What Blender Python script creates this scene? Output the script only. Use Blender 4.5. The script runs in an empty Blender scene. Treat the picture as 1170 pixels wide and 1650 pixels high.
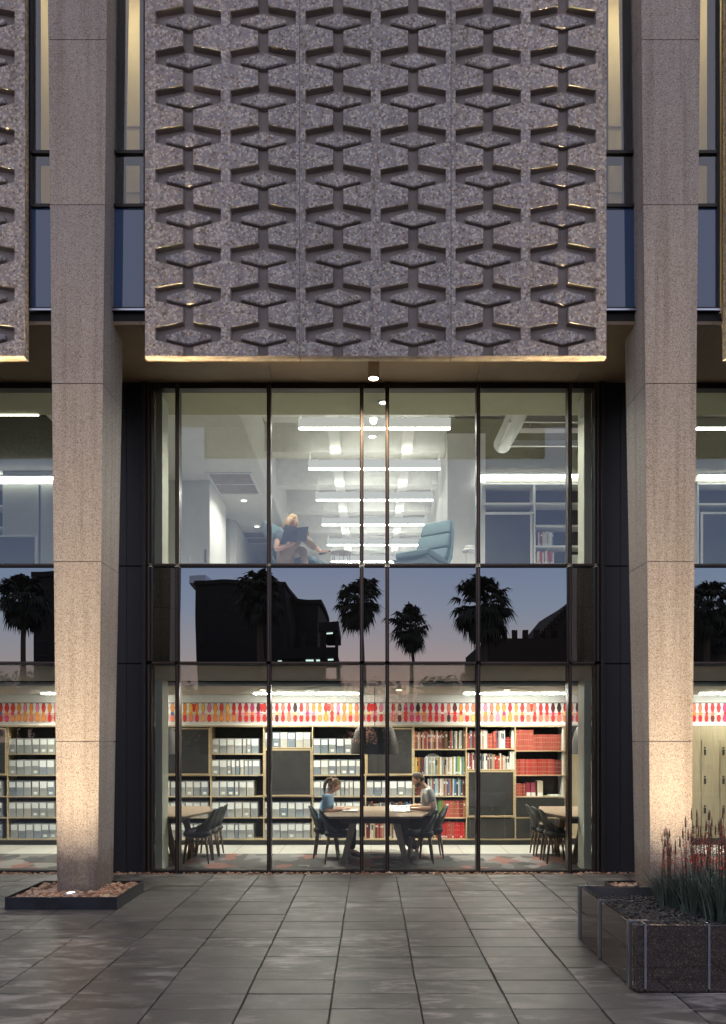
import bpy, bmesh, math, random
from mathutils import Vector, Matrix, noise
random.seed(7)
R = math.radians
scene = bpy.context.scene
col = scene.collection

# ------------------------------------------------------------------ camera, sky, exposure
F, CX, HY, CZ = 1228.0, 598.0, 1192.0, 1.85          # focal length in photo pixels, vanishing point, eye height
cam_data = bpy.data.cameras.new('camera')
cam = bpy.data.objects.new('camera', cam_data); col.objects.link(cam)
cam.location = (0, 0, CZ); cam.rotation_euler = (R(90), 0, 0)
cam_data.sensor_fit = 'VERTICAL'; cam_data.sensor_height = 36.0
cam_data.lens = F / 1650 * 36
cam_data.shift_y = (HY - 825) / 1650; cam_data.shift_x = (585 - CX) / 1650
cam_data.clip_end = 2000; cam_data.clip_start = 0.05
scene.camera = cam
scene.render.resolution_x, scene.render.resolution_y = 726, 1024
scene.view_settings.view_transform = 'Standard'; scene.view_settings.look = 'None'
scene.view_settings.exposure = 0.0; scene.view_settings.gamma = 1.0
scene.view_settings.use_curve_mapping = False
scene.render.engine = 'CYCLES'
cy = scene.cycles
cy.use_denoising = True
cy.max_bounces = 8; cy.diffuse_bounces = 4; cy.glossy_bounces = 4; cy.transmission_bounces = 6
cy.transparent_max_bounces = 12; cy.sample_clamp_indirect = 6.0
cy.caustics_reflective = False; cy.caustics_refractive = False

world = bpy.data.worlds.new('World'); scene.world = world; world.use_nodes = True
wn, wl = world.node_tree.nodes, world.node_tree.links
wn.clear()
wout = wn.new('ShaderNodeOutputWorld'); wbg = wn.new('ShaderNodeBackground')
tc = wn.new('ShaderNodeTexCoord'); sx = wn.new('ShaderNodeSeparateXYZ'); ramp = wn.new('ShaderNodeValToRGB')
sky = wn.new('ShaderNodeTexSky'); sky.sky_type = 'NISHITA'; sky.sun_disc = False
sky.sun_elevation = R(1.0); sky.sun_rotation = R(180)
# dusk gradient by height above the horizon, with a little of the physical sky in it
els = [(0.0, (0.74, 0.52, 0.42)), (0.06, (0.68, 0.52, 0.48)), (0.11, (0.52, 0.51, 0.57)), (0.17, (0.36, 0.47, 0.64)),
       (0.25, (0.27, 0.37, 0.60)), (0.45, (0.335, 0.33, 0.40)), (1.0, (0.335, 0.31, 0.325))]
ce = ramp.color_ramp.elements
ce[0].position = els[0][0]; ce[0].color = (*els[0][1], 1)
ce[1].position = els[-1][0]; ce[1].color = (*els[-1][1], 1)
for p_, c_ in els[1:-1]:
    e = ce.new(p_); e.color = (*c_, 1)
wl.new(tc.outputs['Generated'], sx.inputs[0]); wl.new(sx.outputs['Z'], ramp.inputs[0])
smx = wn.new('ShaderNodeMix'); smx.data_type = 'RGBA'; smx.blend_type = 'ADD'; smx.inputs[0].default_value = 0.02
wl.new(ramp.outputs[0], smx.inputs[6]); wl.new(sky.outputs[0], smx.inputs[7])
wl.new(smx.outputs[2], wbg.inputs[0]); wbg.inputs[1].default_value = 2.3
wl.new(wbg.outputs[0], wout.inputs[0])

def sc_at(D): return F / D
def PX(px, D): return (px - CX) * D / F
def PZ(py, D): return CZ + (HY - py) * D / F
def P(px, py, D): return Vector((PX(px, D), D, PZ(py, D)))

# ------------------------------------------------------------------ materials
MATS = {}
def newmat(name):
    m = bpy.data.materials.new(name); m.use_nodes = True
    n, l = m.node_tree.nodes, m.node_tree.links
    n.clear()
    o = n.new('ShaderNodeOutputMaterial'); b = n.new('ShaderNodeBsdfPrincipled')
    l.new(b.outputs[0], o.inputs[0])
    MATS[name] = m
    return m, n, l, b, o
def pos(n, l, scale=(1, 1, 1)):
    g = n.new('ShaderNodeNewGeometry'); mp = n.new('ShaderNodeMapping')
    mp.inputs['Scale'].default_value = scale
    l.new(g.outputs['Position'], mp.inputs[0]); return mp.outputs[0]
def rampn(n, l, src, stops, interp='LINEAR'):
    r = n.new('ShaderNodeValToRGB'); r.color_ramp.interpolation = interp
    e = r.color_ramp.elements
    e[0].position = stops[0][0]; e[0].color = (*stops[0][1], 1)
    e[1].position = stops[-1][0]; e[1].color = (*stops[-1][1], 1)
    for p_, c_ in stops[1:-1]:
        k = e.new(p_); k.color = (*c_, 1)
    l.new(src, r.inputs[0]); return r.outputs[0]
def noise_tex(n, l, vec, scale, detail=3, rough=0.55, dist=0.0):
    t = n.new('ShaderNodeTexNoise'); t.inputs['Scale'].default_value = scale; t.inputs['Detail'].default_value = detail
    t.inputs['Roughness'].default_value = rough; t.inputs['Distortion'].default_value = dist
    l.new(vec, t.inputs['Vector']); return t
def bump(n, l, h, strength, dist, b, prev=None):
    k = n.new('ShaderNodeBump'); k.inputs['Strength'].default_value = strength; k.inputs['Distance'].default_value = dist
    l.new(h, k.inputs['Height'])
    if prev: l.new(prev, k.inputs['Normal'])
    l.new(k.outputs[0], b.inputs['Normal']); return k.outputs[0]
def simple(name, c, rough=0.6, metal=0.0, var=0.12, nscale=6.0, bstr=0.0, bscale=60, stretch=(1, 1, 1), spec=0.5, coat=0.0):
    m, n, l, b, o = newmat(name)
    v = pos(n, l, stretch)
    t = noise_tex(n, l, v, nscale, 4)
    lo = tuple(x * (1 - var) for x in c); hi = tuple(min(1, x * (1 + var)) for x in c)
    l.new(rampn(n, l, t.outputs[0], [(0.3, lo), (0.7, hi)]), b.inputs['Base Color'])
    b.inputs['Roughness'].default_value = rough; b.inputs['Metallic'].default_value = metal
    b.inputs['Specular IOR Level'].default_value = spec
    if coat: b.inputs['Coat Weight'].default_value = coat
    if bstr:
        t2 = noise_tex(n, l, v, bscale, 3)
        bump(n, l, t2.outputs[0], bstr, 0.01, b)
    return m
def emissive(name, c, s):
    m = bpy.data.materials.new(name); m.use_nodes = True
    n, l = m.node_tree.nodes, m.node_tree.links; n.clear()
    o = n.new('ShaderNodeOutputMaterial'); e = n.new('ShaderNodeEmission')
    e.inputs[0].default_value = (*c, 1); e.inputs[1].default_value = s
    l.new(e.outputs[0], o.inputs[0]); MATS[name] = m; return m
def tinted(name, rough=0.6, spec=0.4, var=0.15, nscale=12):
    """colour comes from the object's own colour"""
    m, n, l, b, o = newmat(name)
    oi = n.new('ShaderNodeObjectInfo'); t = noise_tex(n, l, pos(n, l), nscale, 3)
    mx = n.new('ShaderNodeMix'); mx.data_type = 'RGBA'; mx.blend_type = 'MULTIPLY'; mx.inputs[0].default_value = 1.0
    g = rampn(n, l, t.outputs[0], [(0.3, (1 - var,) * 3), (0.7, (1, 1, 1))])
    l.new(oi.outputs['Color'], mx.inputs[6]); l.new(g, mx.inputs[7]); l.new(mx.outputs[2], b.inputs['Base Color'])
    b.inputs['Roughness'].default_value = rough; b.inputs['Specular IOR Level'].default_value = spec
    return m

def aggregate(name, scale, chips, matrix, bstr, grime=0.25, chip_rough=0.55, bd=0.012, edge=0.05):
    m, n, l, b, o = newmat(name)
    v = pos(n, l)
    wob = noise_tex(n, l, v, scale * 0.8, 2)
    add = n.new('ShaderNodeVectorMath'); add.operation = 'MULTIPLY_ADD'
    l.new(wob.outputs[1], add.inputs[0]); add.inputs[1].default_value = (0.6 / scale,) * 3; l.new(v, add.inputs[2])
    vo = n.new('ShaderNodeTexVoronoi'); vo.inputs['Scale'].default_value = scale; l.new(add.outputs[0], vo.inputs[0])
    ve = n.new('ShaderNodeTexVoronoi'); ve.feature = 'DISTANCE_TO_EDGE'; ve.inputs['Scale'].default_value = scale; l.new(add.outputs[0], ve.inputs[0])
    sep = n.new('ShaderNodeSeparateColor'); l.new(vo.outputs['Color'], sep.inputs[0])
    k = len(chips)
    c1 = rampn(n, l, sep.outputs[0], [(i / k, c) for i, c in enumerate(chips)], 'CONSTANT')
    mk = rampn(n, l, ve.outputs[0], [(edge * 0.3, (0, 0, 0)), (edge, (1, 1, 1))])
    mx = n.new('ShaderNodeMix'); mx.data_type = 'RGBA'; l.new(mk, mx.inputs[0]); mx.inputs[6].default_value = (*matrix, 1)
    l.new(c1, mx.inputs[7])
    # large soft weathering
    st = noise_tex(n, l, pos(n, l, (1, 1, 0.35)), 0.9, 6, 0.6)
    mg = n.new('ShaderNodeMix'); mg.data_type = 'RGBA'; mg.blend_type = 'MULTIPLY'; mg.inputs[0].default_value = 1
    l.new(mx.outputs[2], mg.inputs[6]); l.new(rampn(n, l, st.outputs[0], [(0.3, (1 - grime,) * 3), (0.7, (1, 1, 1))]), mg.inputs[7])
    sk_ = noise_tex(n, l, pos(n, l, (7, 7, 0.22)), 1.6, 5, 0.6)
    ms_ = n.new('ShaderNodeMix'); ms_.data_type = 'RGBA'; ms_.blend_type = 'MULTIPLY'; ms_.inputs[0].default_value = 1
    l.new(mg.outputs[2], ms_.inputs[6]); l.new(rampn(n, l, sk_.outputs[0], [(0.34, (0.80, 0.78, 0.75)), (0.52, (1, 1, 1))]), ms_.inputs[7])
    ob = n.new('ShaderNodeObjectInfo'); mo = n.new('ShaderNodeMix'); mo.data_type = 'RGBA'; mo.blend_type = 'MULTIPLY'; mo.inputs[0].default_value = 1
    l.new(ms_.outputs[2], mo.inputs[6]); l.new(rampn(n, l, ob.outputs['Random'], [(0, (0.88, 0.88, 0.90)), (1, (1.0, 0.985, 0.96))]), mo.inputs[7])
    # splash dirt low down, edge broken by noise
    g_ = n.new('ShaderNodeNewGeometry'); sz_ = n.new('ShaderNodeSeparateXYZ'); l.new(g_.outputs['Position'], sz_.inputs[0])
    nd = noise_tex(n, l, pos(n, l), 7, 5); ad = n.new('ShaderNodeMath'); ad.operation = 'MULTIPLY_ADD'; l.new(nd.outputs[0], ad.inputs[0]); ad.inputs[1].default_value = -0.7; l.new(sz_.outputs['Z'], ad.inputs[2])
    md_ = n.new('ShaderNodeMix'); md_.data_type = 'RGBA'; md_.blend_type = 'MULTIPLY'; md_.inputs[0].default_value = 1
    l.new(mo.outputs[2], md_.inputs[6]); l.new(rampn(n, l, ad.outputs[0], [(0.0, (0.62, 0.58, 0.55)), (0.25, (1, 1, 1))]), md_.inputs[7])
    l.new(md_.outputs[2], b.inputs['Base Color'])
    b.inputs['Roughness'].default_value = chip_rough
    b.inputs['Specular IOR Level'].default_value = 0.35
    # chips lie at different angles and heights
    hm = n.new('ShaderNodeMath'); hm.operation = 'MULTIPLY'; l.new(sep.outputs[1], hm.inputs[0]); l.new(mk, hm.inputs[1])
    bump(n, l, hm.outputs[0], bstr, bd, b)
    return m

aggregate('precast', 40, [(0.40, 0.36, 0.34), (0.54, 0.50, 0.49), (0.34, 0.315, 0.34), (0.64, 0.57, 0.50), (0.43, 0.39, 0.385), (0.23, 0.175, 0.14),
                          (0.40, 0.33, 0.30), (0.30, 0.30, 0.36), (0.62, 0.58, 0.55), (0.36, 0.32, 0.34)], (0.36, 0.32, 0.30), 0.8, 0.22)
aggregate('column_stone', 120, [(0.36, 0.315, 0.29), (0.44, 0.40, 0.375), (0.28, 0.235, 0.21), (0.48, 0.44, 0.40), (0.35, 0.31, 0.30), (0.19, 0.145, 0.12),
                               (0.41, 0.365, 0.335), (0.33, 0.305, 0.31)], (0.35, 0.305, 0.275), 0.6, 0.15, bd=0.006)
simple('sealant', (0.22, 0.21, 0.215), 0.8)
simple('joint', (0.16, 0.14, 0.13), 0.9)
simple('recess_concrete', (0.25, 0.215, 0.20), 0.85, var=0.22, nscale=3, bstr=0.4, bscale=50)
simple('uplit_edge_concrete', (0.42, 0.36, 0.28), 0.8, var=0.25, nscale=9, bstr=0.3)  # amber glow from below put into the colour of lips and undersides
simple('soffit_metal', (0.21, 0.145, 0.09), 0.55, var=0.05)
simple('frame_metal', (0.028, 0.024, 0.024), 0.35, 0.6, var=0.05)
simple('frame_edge', (0.10, 0.07, 0.055), 0.45, 0.7, var=0.05)
simple('cladding', (0.019, 0.0175, 0.020), 0.42, 0.3, var=0.06, nscale=2)
simple('white_paint', (0.78, 0.77, 0.74), 0.6, var=0.03)
simple('ceiling_paint', (0.70, 0.69, 0.66), 0.7, var=0.03)
simple('beam_paint', (0.80, 0.79, 0.76), 0.6, var=0.06, bstr=0.1)
simple('olive_wall', (0.30, 0.29, 0.22), 0.8, var=0.04)
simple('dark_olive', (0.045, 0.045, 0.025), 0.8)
simple('ceiling_olive_cast', (0.40, 0.38, 0.27), 0.8, var=0.03)  # olive cast of a reflection put into the ceiling colour
simple('beige_wall', (0.62, 0.55, 0.38), 0.8, var=0.03)
simple('jamb_paint', (0.52, 0.53, 0.46), 0.6, var=0.03)
simple('dark_void', (0.012, 0.012, 0.012), 0.8)
simple('board_black', (0.035, 0.034, 0.033), 0.32, var=0.25, nscale=3)
simple('case_back', (0.013, 0.012, 0.010), 0.6)
simple('oak', (0.50, 0.38, 0.22), 0.5, var=0.18, nscale=7, stretch=(0.4, 1, 6))
simple('oak_locker', (0.36, 0.29, 0.185), 0.5, var=0.16, nscale=8, stretch=(8, 1, 0.3))
simple('walnut', (0.13, 0.085, 0.055), 0.4, var=0.3, nscale=10, stretch=(1, 1, 5))
simple('table_wood', (0.24, 0.175, 0.125), 0.35, var=0.22, nscale=8, stretch=(6, 0.5, 1))
simple('trestle_wood', (0.20, 0.145, 0.10), 0.45, var=0.25, nscale=9, stretch=(3, 3, 0.7))
simple('chair_shell', (0.045, 0.05, 0.048), 0.75, bstr=0.2, bscale=250, var=0.2)
simple('chair_cushion', (0.036, 0.035, 0.037), 0.85, bstr=0.2, bscale=300)
simple('lamp_black', (0.05, 0.047, 0.044), 0.5, 0.0)
simple('teal_fabric', (0.10, 0.155, 0.17), 0.85, bstr=0.3, bscale=220, var=0.1, nscale=20)
simple('steel', (0.45, 0.47, 0.52), 0.28, 0.95, var=0.1)
simple('wire_steel', (0.25, 0.25, 0.26), 0.35, 0.8)
simple('tray_steel', (0.045, 0.05, 0.06), 0.38, 0.75, var=0.25, nscale=4)
simple('skin', (0.60, 0.36, 0.26), 0.5, var=0.05, spec=0.4)
simple('hair_dark', (0.07, 0.042, 0.026), 0.6, var=0.3, nscale=60)
simple('hair_brown', (0.15, 0.085, 0.045), 0.6, var=0.3, nscale=60)
simple('hair_blond', (0.46, 0.30, 0.17), 0.6, var=0.3, nscale=60)
simple('shirt_blue', (0.22, 0.36, 0.52), 0.85, var=0.12, nscale=10, bstr=0.2, bscale=30)
simple('shirt_grey', (0.45, 0.45, 0.44), 0.85, var=0.1, nscale=10, bstr=0.2, bscale=30)
simple('shirt_dark', (0.07, 0.09, 0.11), 0.85, var=0.1)
simple('jeans_black', (0.02, 0.02, 0.024), 0.8)
simple('trousers_olive', (0.10, 0.095, 0.075), 0.85)
simple('trousers_tan', (0.25, 0.185, 0.13), 0.85, var=0.1, nscale=12, bstr=0.2, bscale=25)
simple('shoe_pale', (0.55, 0.52, 0.48), 0.7)
simple('shoe_black', (0.02, 0.02, 0.02), 0.4)
simple('lip', (0.45, 0.16, 0.13), 0.5); simple('eye_dark', (0.02, 0.015, 0.01), 0.3)
simple('paper', (0.78, 0.78, 0.75), 0.6, var=0.03)
simple('print_grey', (0.40, 0.36, 0.34), 0.6)
simple('book_dark', (0.018, 0.026, 0.036), 0.6)
simple('palm_trunk', (0.09, 0.07, 0.05), 0.9, nscale=12)
simple('palm_leaf', (0.016, 0.02, 0.012), 0.7)
simple('tree_leaf', (0.045, 0.065, 0.022), 0.7, var=0.4, nscale=1.5)
simple('tree_bark', (0.08, 0.06, 0.045), 0.9)
simple('far_wall', (0.016, 0.015, 0.015), 0.9)
simple('far_brick', (0.03, 0.022, 0.018), 0.9)
simple('far_glass', (0.01, 0.011, 0.014), 0.8)
simple('asphalt', (0.05, 0.05, 0.052), 0.9, var=0.2, nscale=2)
simple('aloe_leaf', (0.088, 0.118, 0.094), 0.55, var=0.35, nscale=9)
simple('aloe_stem', (0.05, 0.055, 0.035), 0.6, var=0.3)
simple('aloe_flower', (0.38, 0.06, 0.04), 0.6, var=0.35, nscale=30)
simple('aloe_bud', (0.16, 0.07, 0.045), 0.7, var=0.35, nscale=30)
simple('mulch', (0.055, 0.05, 0.05), 0.8, var=0.3)
simple('locker_black', (0.02, 0.02, 0.02), 0.4)
simple('white_metal', (0.75, 0.75, 0.73), 0.45, var=0.02)
tinted('book_cloth', 0.55); tinted('box_board', 0.7, var=0.1)
tinted('enamel', 0.35, var=0.08)
emissive('led_lower', (1.0, 0.985, 0.91), 112)
emissive('led_upper', (1.0, 0.985, 0.93), 22)
emissive('led_up', (1.0, 0.985, 0.92), 46)
emissive('glow_housing', (1.0, 0.985, 0.94), 0.55)  # emission added so the pendant bodies look as bright as the ceiling
emissive('led_soft', (1.0, 0.97, 0.90), 4.5)
emissive('led_uplight', (1.0, 0.93, 0.78), 9)
emissive('led_strip_window', (1.0, 0.86, 0.55), 24)
emissive('far_lamp', (0.75, 1.0, 0.85), 5)
emissive('bulb', (1.0, 0.85, 0.6), 20)

# granite: polished brown
m, n, l, b, o = newmat('granite')
v = pos(n, l); vo = n.new('ShaderNodeTexVoronoi'); vo.inputs['Scale'].default_value = 130; l.new(v, vo.inputs[0])
sp = n.new('ShaderNodeSeparateColor'); l.new(vo.outputs['Color'], sp.inputs[0])
l.new(rampn(n, l, sp.outputs[0], [(0, (0.035, 0.022, 0.018)), (0.35, (0.05, 0.032, 0.027)), (0.6, (0.02, 0.014, 0.012)), (0.85, (0.11, 0.075, 0.06)), (0.95, (0.02, 0.02, 0.02))], 'CONSTANT'), b.inputs['Base Color'])
b.inputs['Roughness'].default_value = 0.06; b.inputs['Specular IOR Level'].default_value = 0.95

# pavers: per-slab tone, mineral bloom mixed with painted whitish reflections, damp patches
m, n, l, b, o = newmat('paver_stone')
v = pos(n, l); oi = n.new('ShaderNodeObjectInfo')
base = rampn(n, l, oi.outputs['Random'], [(0, (0.060, 0.055, 0.053)), (0.5, (0.082, 0.075, 0.071)), (1, (0.108, 0.099, 0.093))])
off = n.new('ShaderNodeVectorMath'); off.operation = 'MULTIPLY_ADD'; l.new(oi.outputs['Random'], off.inputs[0]); off.inputs[1].default_value = (37, 11, 5); l.new(v, off.inputs[2])
mpz = n.new('ShaderNodeMapping'); mpz.inputs['Scale'].default_value = (1, 2.6, 1); l.new(off.outputs[0], mpz.inputs[0])
bl = noise_tex(n, l, mpz.outputs[0], 2.6, 8, 0.62, 0.5)
bm = rampn(n, l, bl.outputs[0], [(0.49, (0, 0, 0)), (0.64, (1, 1, 1))])
big = noise_tex(n, l, v, 0.55, 3)
bgm = rampn(n, l, big.outputs[0], [(0.42, (0.10,) * 3), (0.60, (1, 1, 1))])
mm = n.new('ShaderNodeMath'); mm.operation = 'MULTIPLY'; l.new(bm, mm.inputs[0]); l.new(bgm, mm.inputs[1])
mx = n.new('ShaderNodeMix'); mx.data_type = 'RGBA'; l.new(mm.outputs[0], mx.inputs[0]); l.new(base, mx.inputs[6]); mx.inputs[7].default_value = (0.30, 0.28, 0.26, 1)
fine = noise_tex(n, l, v, 90, 3)
mf = n.new('ShaderNodeMix'); mf.data_type = 'RGBA'; mf.blend_type = 'MULTIPLY'; mf.inputs[0].default_value = 1
l.new(mx.outputs[2], mf.inputs[6]); l.new(rampn(n, l, fine.outputs[0], [(0.3, (0.78,) * 3), (0.7, (1.1,) * 3)]), mf.inputs[7])
l.new(mf.outputs[2], b.inputs['Base Color'])
rr = noise_tex(n, l, v, 3.5, 5, 0.6)
l.new(rampn(n, l, rr.outputs[0], [(0.30, (0.35,) * 3), (0.70, (0.48,) * 3)]), b.inputs['Roughness'])
b.inputs['Specular IOR Level'].default_value = 0.5
bump(n, l, fine.outputs[0], 0.25, 0.002, b)

# river stones: tone per stone from a coarse voronoi
m, n, l, b, o = newmat('river_stone')
v = pos(n, l); vo = n.new('ShaderNodeTexVoronoi'); vo.inputs['Scale'].default_value = 14; l.new(v, vo.inputs[0])
sp = n.new('ShaderNodeSeparateColor'); l.new(vo.outputs['Color'], sp.inputs[0])
l.new(rampn(n, l, sp.outputs[0], [(0, (0.30, 0.16, 0.095)), (0.3, (0.42, 0.25, 0.16)), (0.55, (0.20, 0.115, 0.075)), (0.75, (0.50, 0.34, 0.23)), (0.9, (0.33, 0.24, 0.19))], 'CONSTANT'), b.inputs['Base Color'])
b.inputs['Roughness'].default_value = 0.75

# carpet with red and grey wedges
m, n, l, b, o = newmat('carpet')
v = pos(n, l, (2.4, 1.6, 1)); vo = n.new('ShaderNodeTexVoronoi'); vo.distance = 'MANHATTAN'; vo.inputs['Scale'].default_value = 1.4; l.new(v, vo.inputs[0])
sp = n.new('ShaderNodeSeparateColor'); l.new(vo.outputs['Color'], sp.inputs[0])
l.new(rampn(n, l, sp.outputs[0], [(0, (0.07, 0.065, 0.062)), (0.3, (0.15, 0.14, 0.135)), (0.55, (0.20, 0.085, 0.068)), (0.72, (0.04, 0.038, 0.04)), (0.88, (0.20, 0.18, 0.17))], 'CONSTANT'), b.inputs['Base Color'])
b.inputs['Roughness'].default_value = 0.95
simple('floor_tile', (0.42, 0.40, 0.36), 0.4, var=0.06, nscale=2)

# glass
def glass(name, refl, tint, opaque=None, wave=0.0016):
    m = bpy.data.materials.new(name); m.use_nodes = True
    n, l = m.node_tree.nodes, m.node_tree.links; n.clear()
    o = n.new('ShaderNodeOutputMaterial'); mix = n.new('ShaderNodeMixShader'); gl = n.new('ShaderNodeBsdfGlossy')
    gl.inputs['Roughness'].default_value = 0.0; gl.inputs['Color'].default_value = (0.92, 0.95, 1.0, 1)
    if opaque: t = n.new('ShaderNodeBsdfDiffuse'); t.inputs[0].default_value = (*opaque, 1)
    else: t = n.new('ShaderNodeBsdfTransparent'); t.inputs[0].default_value = (*tint, 1)
    lw = n.new('ShaderNodeFresnel'); lw.inputs[0].default_value = 1.5
    a = n.new('ShaderNodeMath'); a.operation = 'ADD'; a.inputs[1].default_value = refl - 0.04; a.use_clamp = True
    l.new(lw.outputs[0], a.inputs[0]); l.new(a.outputs[0], mix.inputs[0])
    l.new(t.outputs[0], mix.inputs[1]); l.new(gl.outputs[0], mix.inputs[2]); l.new(mix.outputs[0], o.inputs[0])
    nt = noise_tex(n, l, pos(n, l, (1.6, 1, 0.8)), 0.8, 1)
    bp = n.new('ShaderNodeBump'); bp.inputs['Strength'].default_value = 1.0; bp.inputs['Distance'].default_value = wave
    l.new(nt.outputs[0], bp.inputs['Height']); l.new(bp.outputs[0], gl.inputs['Normal'])
    MATS[name] = m
glass('vision_glass', 0.085, (0.91, 0.955, 0.90))
glass('spandrel_glass', 0.20, None, (0.004, 0.004, 0.004), wave=0.003)
glass('strip_glass', 0.12, (0.9, 0.93, 0.9))
glass('strip_spandrel', 0.10, None, (0.022, 0.062, 0.15))  # blue diffuse colour stands in for the reflected sky
glass('mirror_lite', 0.12, (0.9, 0.93, 0.95))

# ------------------------------------------------------------------ builders
class MB:
    def __init__(s): s.v = []; s.f = []; s.m = []; s.mats = []; s.smooth = []
    def mi(s, m):
        if m not in s.mats: s.mats.append(m)
        return s.mats.index(m)
    def face(s, pts, mat, smooth=False):
        b = len(s.v); s.v += [tuple(p) for p in pts]; s.f.append(tuple(range(b, b + len(pts)))); s.m.append(s.mi(mat)); s.smooth.append(smooth)
    def box(s, x0, x1, y0, y1, z0, z1, mat, faces=None):
        if x0 > x1: x0, x1 = x1, x0
        if y0 > y1: y0, y1 = y1, y0
        if z0 > z1: z0, z1 = z1, z0
        b = len(s.v)
        s.v += [(x0, y0, z0), (x1, y0, z0), (x1, y1, z0), (x0, y1, z0), (x0, y0, z1), (x1, y0, z1), (x1, y1, z1), (x0, y1, z1)]
        F6 = [(0, 3, 2, 1), (4, 5, 6, 7), (0, 1, 5, 4), (1, 2, 6, 5), (2, 3, 7, 6), (3, 0, 4, 7)]
        for f in F6: s.f.append(tuple(b + i for i in f)); s.m.append(s.mi(mat)); s.smooth.append(False)
        return s
    def bar(s, p, q, w, h, mat, up=(0, 0, 1), w2=None, h2=None):
        p, q = Vector(p), Vector(q); d = (q - p).normalized(); up = Vector(up)
        if abs(d.dot(up)) > 0.99: up = Vector((0, 1, 0))
        sx = d.cross(up).normalized(); sy = sx.cross(d).normalized()
        w2 = w if w2 is None else w2; h2 = h if h2 is None else h2
        b = len(s.v)
        for c, a_, b_ in ((p, w, h), (q, w2, h2)):
            for i, j in ((-1, -1), (1, -1), (1, 1), (-1, 1)): s.v.append(tuple(c + sx * a_ / 2 * i + sy * b_ / 2 * j))
        for f in [(0, 1, 2, 3), (7, 6, 5, 4), (0, 4, 5, 1), (1, 5, 6, 2), (2, 6, 7, 3), (3, 7, 4, 0)]:
            s.f.append(tuple(b + i for i in f)); s.m.append(s.mi(mat)); s.smooth.append(False)
        return s
    def tube(s, pts, rad, mat, seg=8, cap=True, smooth=True):
        pts = [Vector(p) for p in pts]; n_ = len(pts); b = len(s.v)
        if not hasattr(rad, '__len__'): rad = [rad] * n_
        ref = None
        for i, p in enumerate(pts):
            d = (pts[min(i + 1, n_ - 1)] - pts[max(i - 1, 0)]).normalized()
            if ref is None: ref = Vector((0, 0, 1)) if abs(d.z) < 0.9 else Vector((1, 0, 0))
            a = d.cross(ref).normalized(); ref = a.cross(d).normalized()
            for k in range(seg):
                t = 2 * math.pi * k / seg
                s.v.append(tuple(p + (a * math.cos(t) + ref * math.sin(t)) * rad[i]))
        mi = s.mi(mat)
        for i in range(n_ - 1):
            for k in range(seg):
                k2 = (k + 1) % seg
                s.f.append((b + i * seg + k, b + i * seg + k2, b + (i + 1) * seg + k2, b + (i + 1) * seg + k)); s.m.append(mi); s.smooth.append(smooth)
        if cap:
            s.f.append(tuple(b + k for k in range(seg))[::-1]); s.m.append(mi); s.smooth.append(False)
            s.f.append(tuple(b + (n_ - 1) * seg + k for k in range(seg))); s.m.append(mi); s.smooth.append(False)
        return s
    def lathe(s, prof, c, mat, seg=24, smooth=True, axis='z'):
        b = len(s.v); c = Vector(c)
        for r_, z_ in prof:
            for k in range(seg):
                t = 2 * math.pi * k / seg
                q = Vector((r_ * math.cos(t), r_ * math.sin(t), z_))
                if axis == 'y': q = Vector((q.x, q.z, q.y))
                s.v.append(tuple(c + q))
        mi = s.mi(mat)
        for i in range(len(prof) - 1):
            for k in range(seg):
                k2 = (k + 1) % seg
                s.f.append((b + i * seg + k, b + i * seg + k2, b + (i + 1) * seg + k2, b + (i + 1) * seg + k)); s.m.append(mi); s.smooth.append(smooth)
        return s
    def prism(s, poly, y0, y1, mat):
        """polygon in x,z extruded along y"""
        k = len(poly); b = len(s.v); mi = s.mi(mat)
        for y in (y0, y1): s.v += [(p[0], y, p[1]) for p in poly]
        s.f.append(tuple(b + i for i in range(k))); s.f.append(tuple(b + k + i for i in range(k))[::-1]); s.m += [mi, mi]; s.smooth += [False, False]
        for i in range(k):
            j = (i + 1) % k
            s.f.append((b + i, b + k + i, b + k + j, b + j)); s.m.append(mi); s.smooth.append(False)
        return s
    def mesh(s, name):
        me = bpy.data.meshes.new(name); me.from_pydata(s.v, [], s.f)
        for m in s.mats: me.materials.append(MATS[m])
        me.polygons.foreach_set('material_index', s.m); me.polygons.foreach_set('use_smooth', s.smooth)
        me.update(); return me
    def build(s, name, parent=None, loc=None, bevel=0, segs=1):
        o = bpy.data.objects.new(name, s.mesh(name)); col.objects.link(o)
        if parent: o.parent = parent
        if loc: o.location = loc
        if bevel:
            md = o.modifiers.new('Bevel', 'BEVEL'); md.width = bevel; md.segments = segs; md.limit_method = 'ANGLE'; md.angle_limit = R(40)
        return o
def tag(o, label=None, cat=None, group=None, kind=None):
    if label: o['label'] = label
    if cat: o['category'] = cat
    if group: o['group'] = group
    if kind: o['kind'] = kind
    return o
def empty(name, loc=(0, 0, 0), rz=0, label=None, cat=None, group=None, kind=None, parent=None):
    o = bpy.data.objects.new(name, None); col.objects.link(o); o.location = loc; o.rotation_euler = (0, 0, rz)
    o.empty_display_size = 0.1
    if parent: o.parent = parent
    return tag(o, label, cat, group, kind)
def box(name, x0, x1, y0, y1, z0, z1, mat, parent=None, bevel=0):
    return MB().box(x0, x1, y0, y1, z0, z1, mat).build(name, parent, bevel=bevel)
def struct(name, x0, x1, y0, y1, z0, z1, mat):
    return tag(box(name, x0, x1, y0, y1, z0, z1, mat), kind='structure')
def inst(name, me, parent=None, loc=(0, 0, 0), rot=(0, 0, 0), scl=(1, 1, 1)):
    o = bpy.data.objects.new(name, me); col.objects.link(o)
    if parent: o.parent = parent
    o.location = loc; o.rotation_euler = rot; o.scale = scl
    return o
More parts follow.
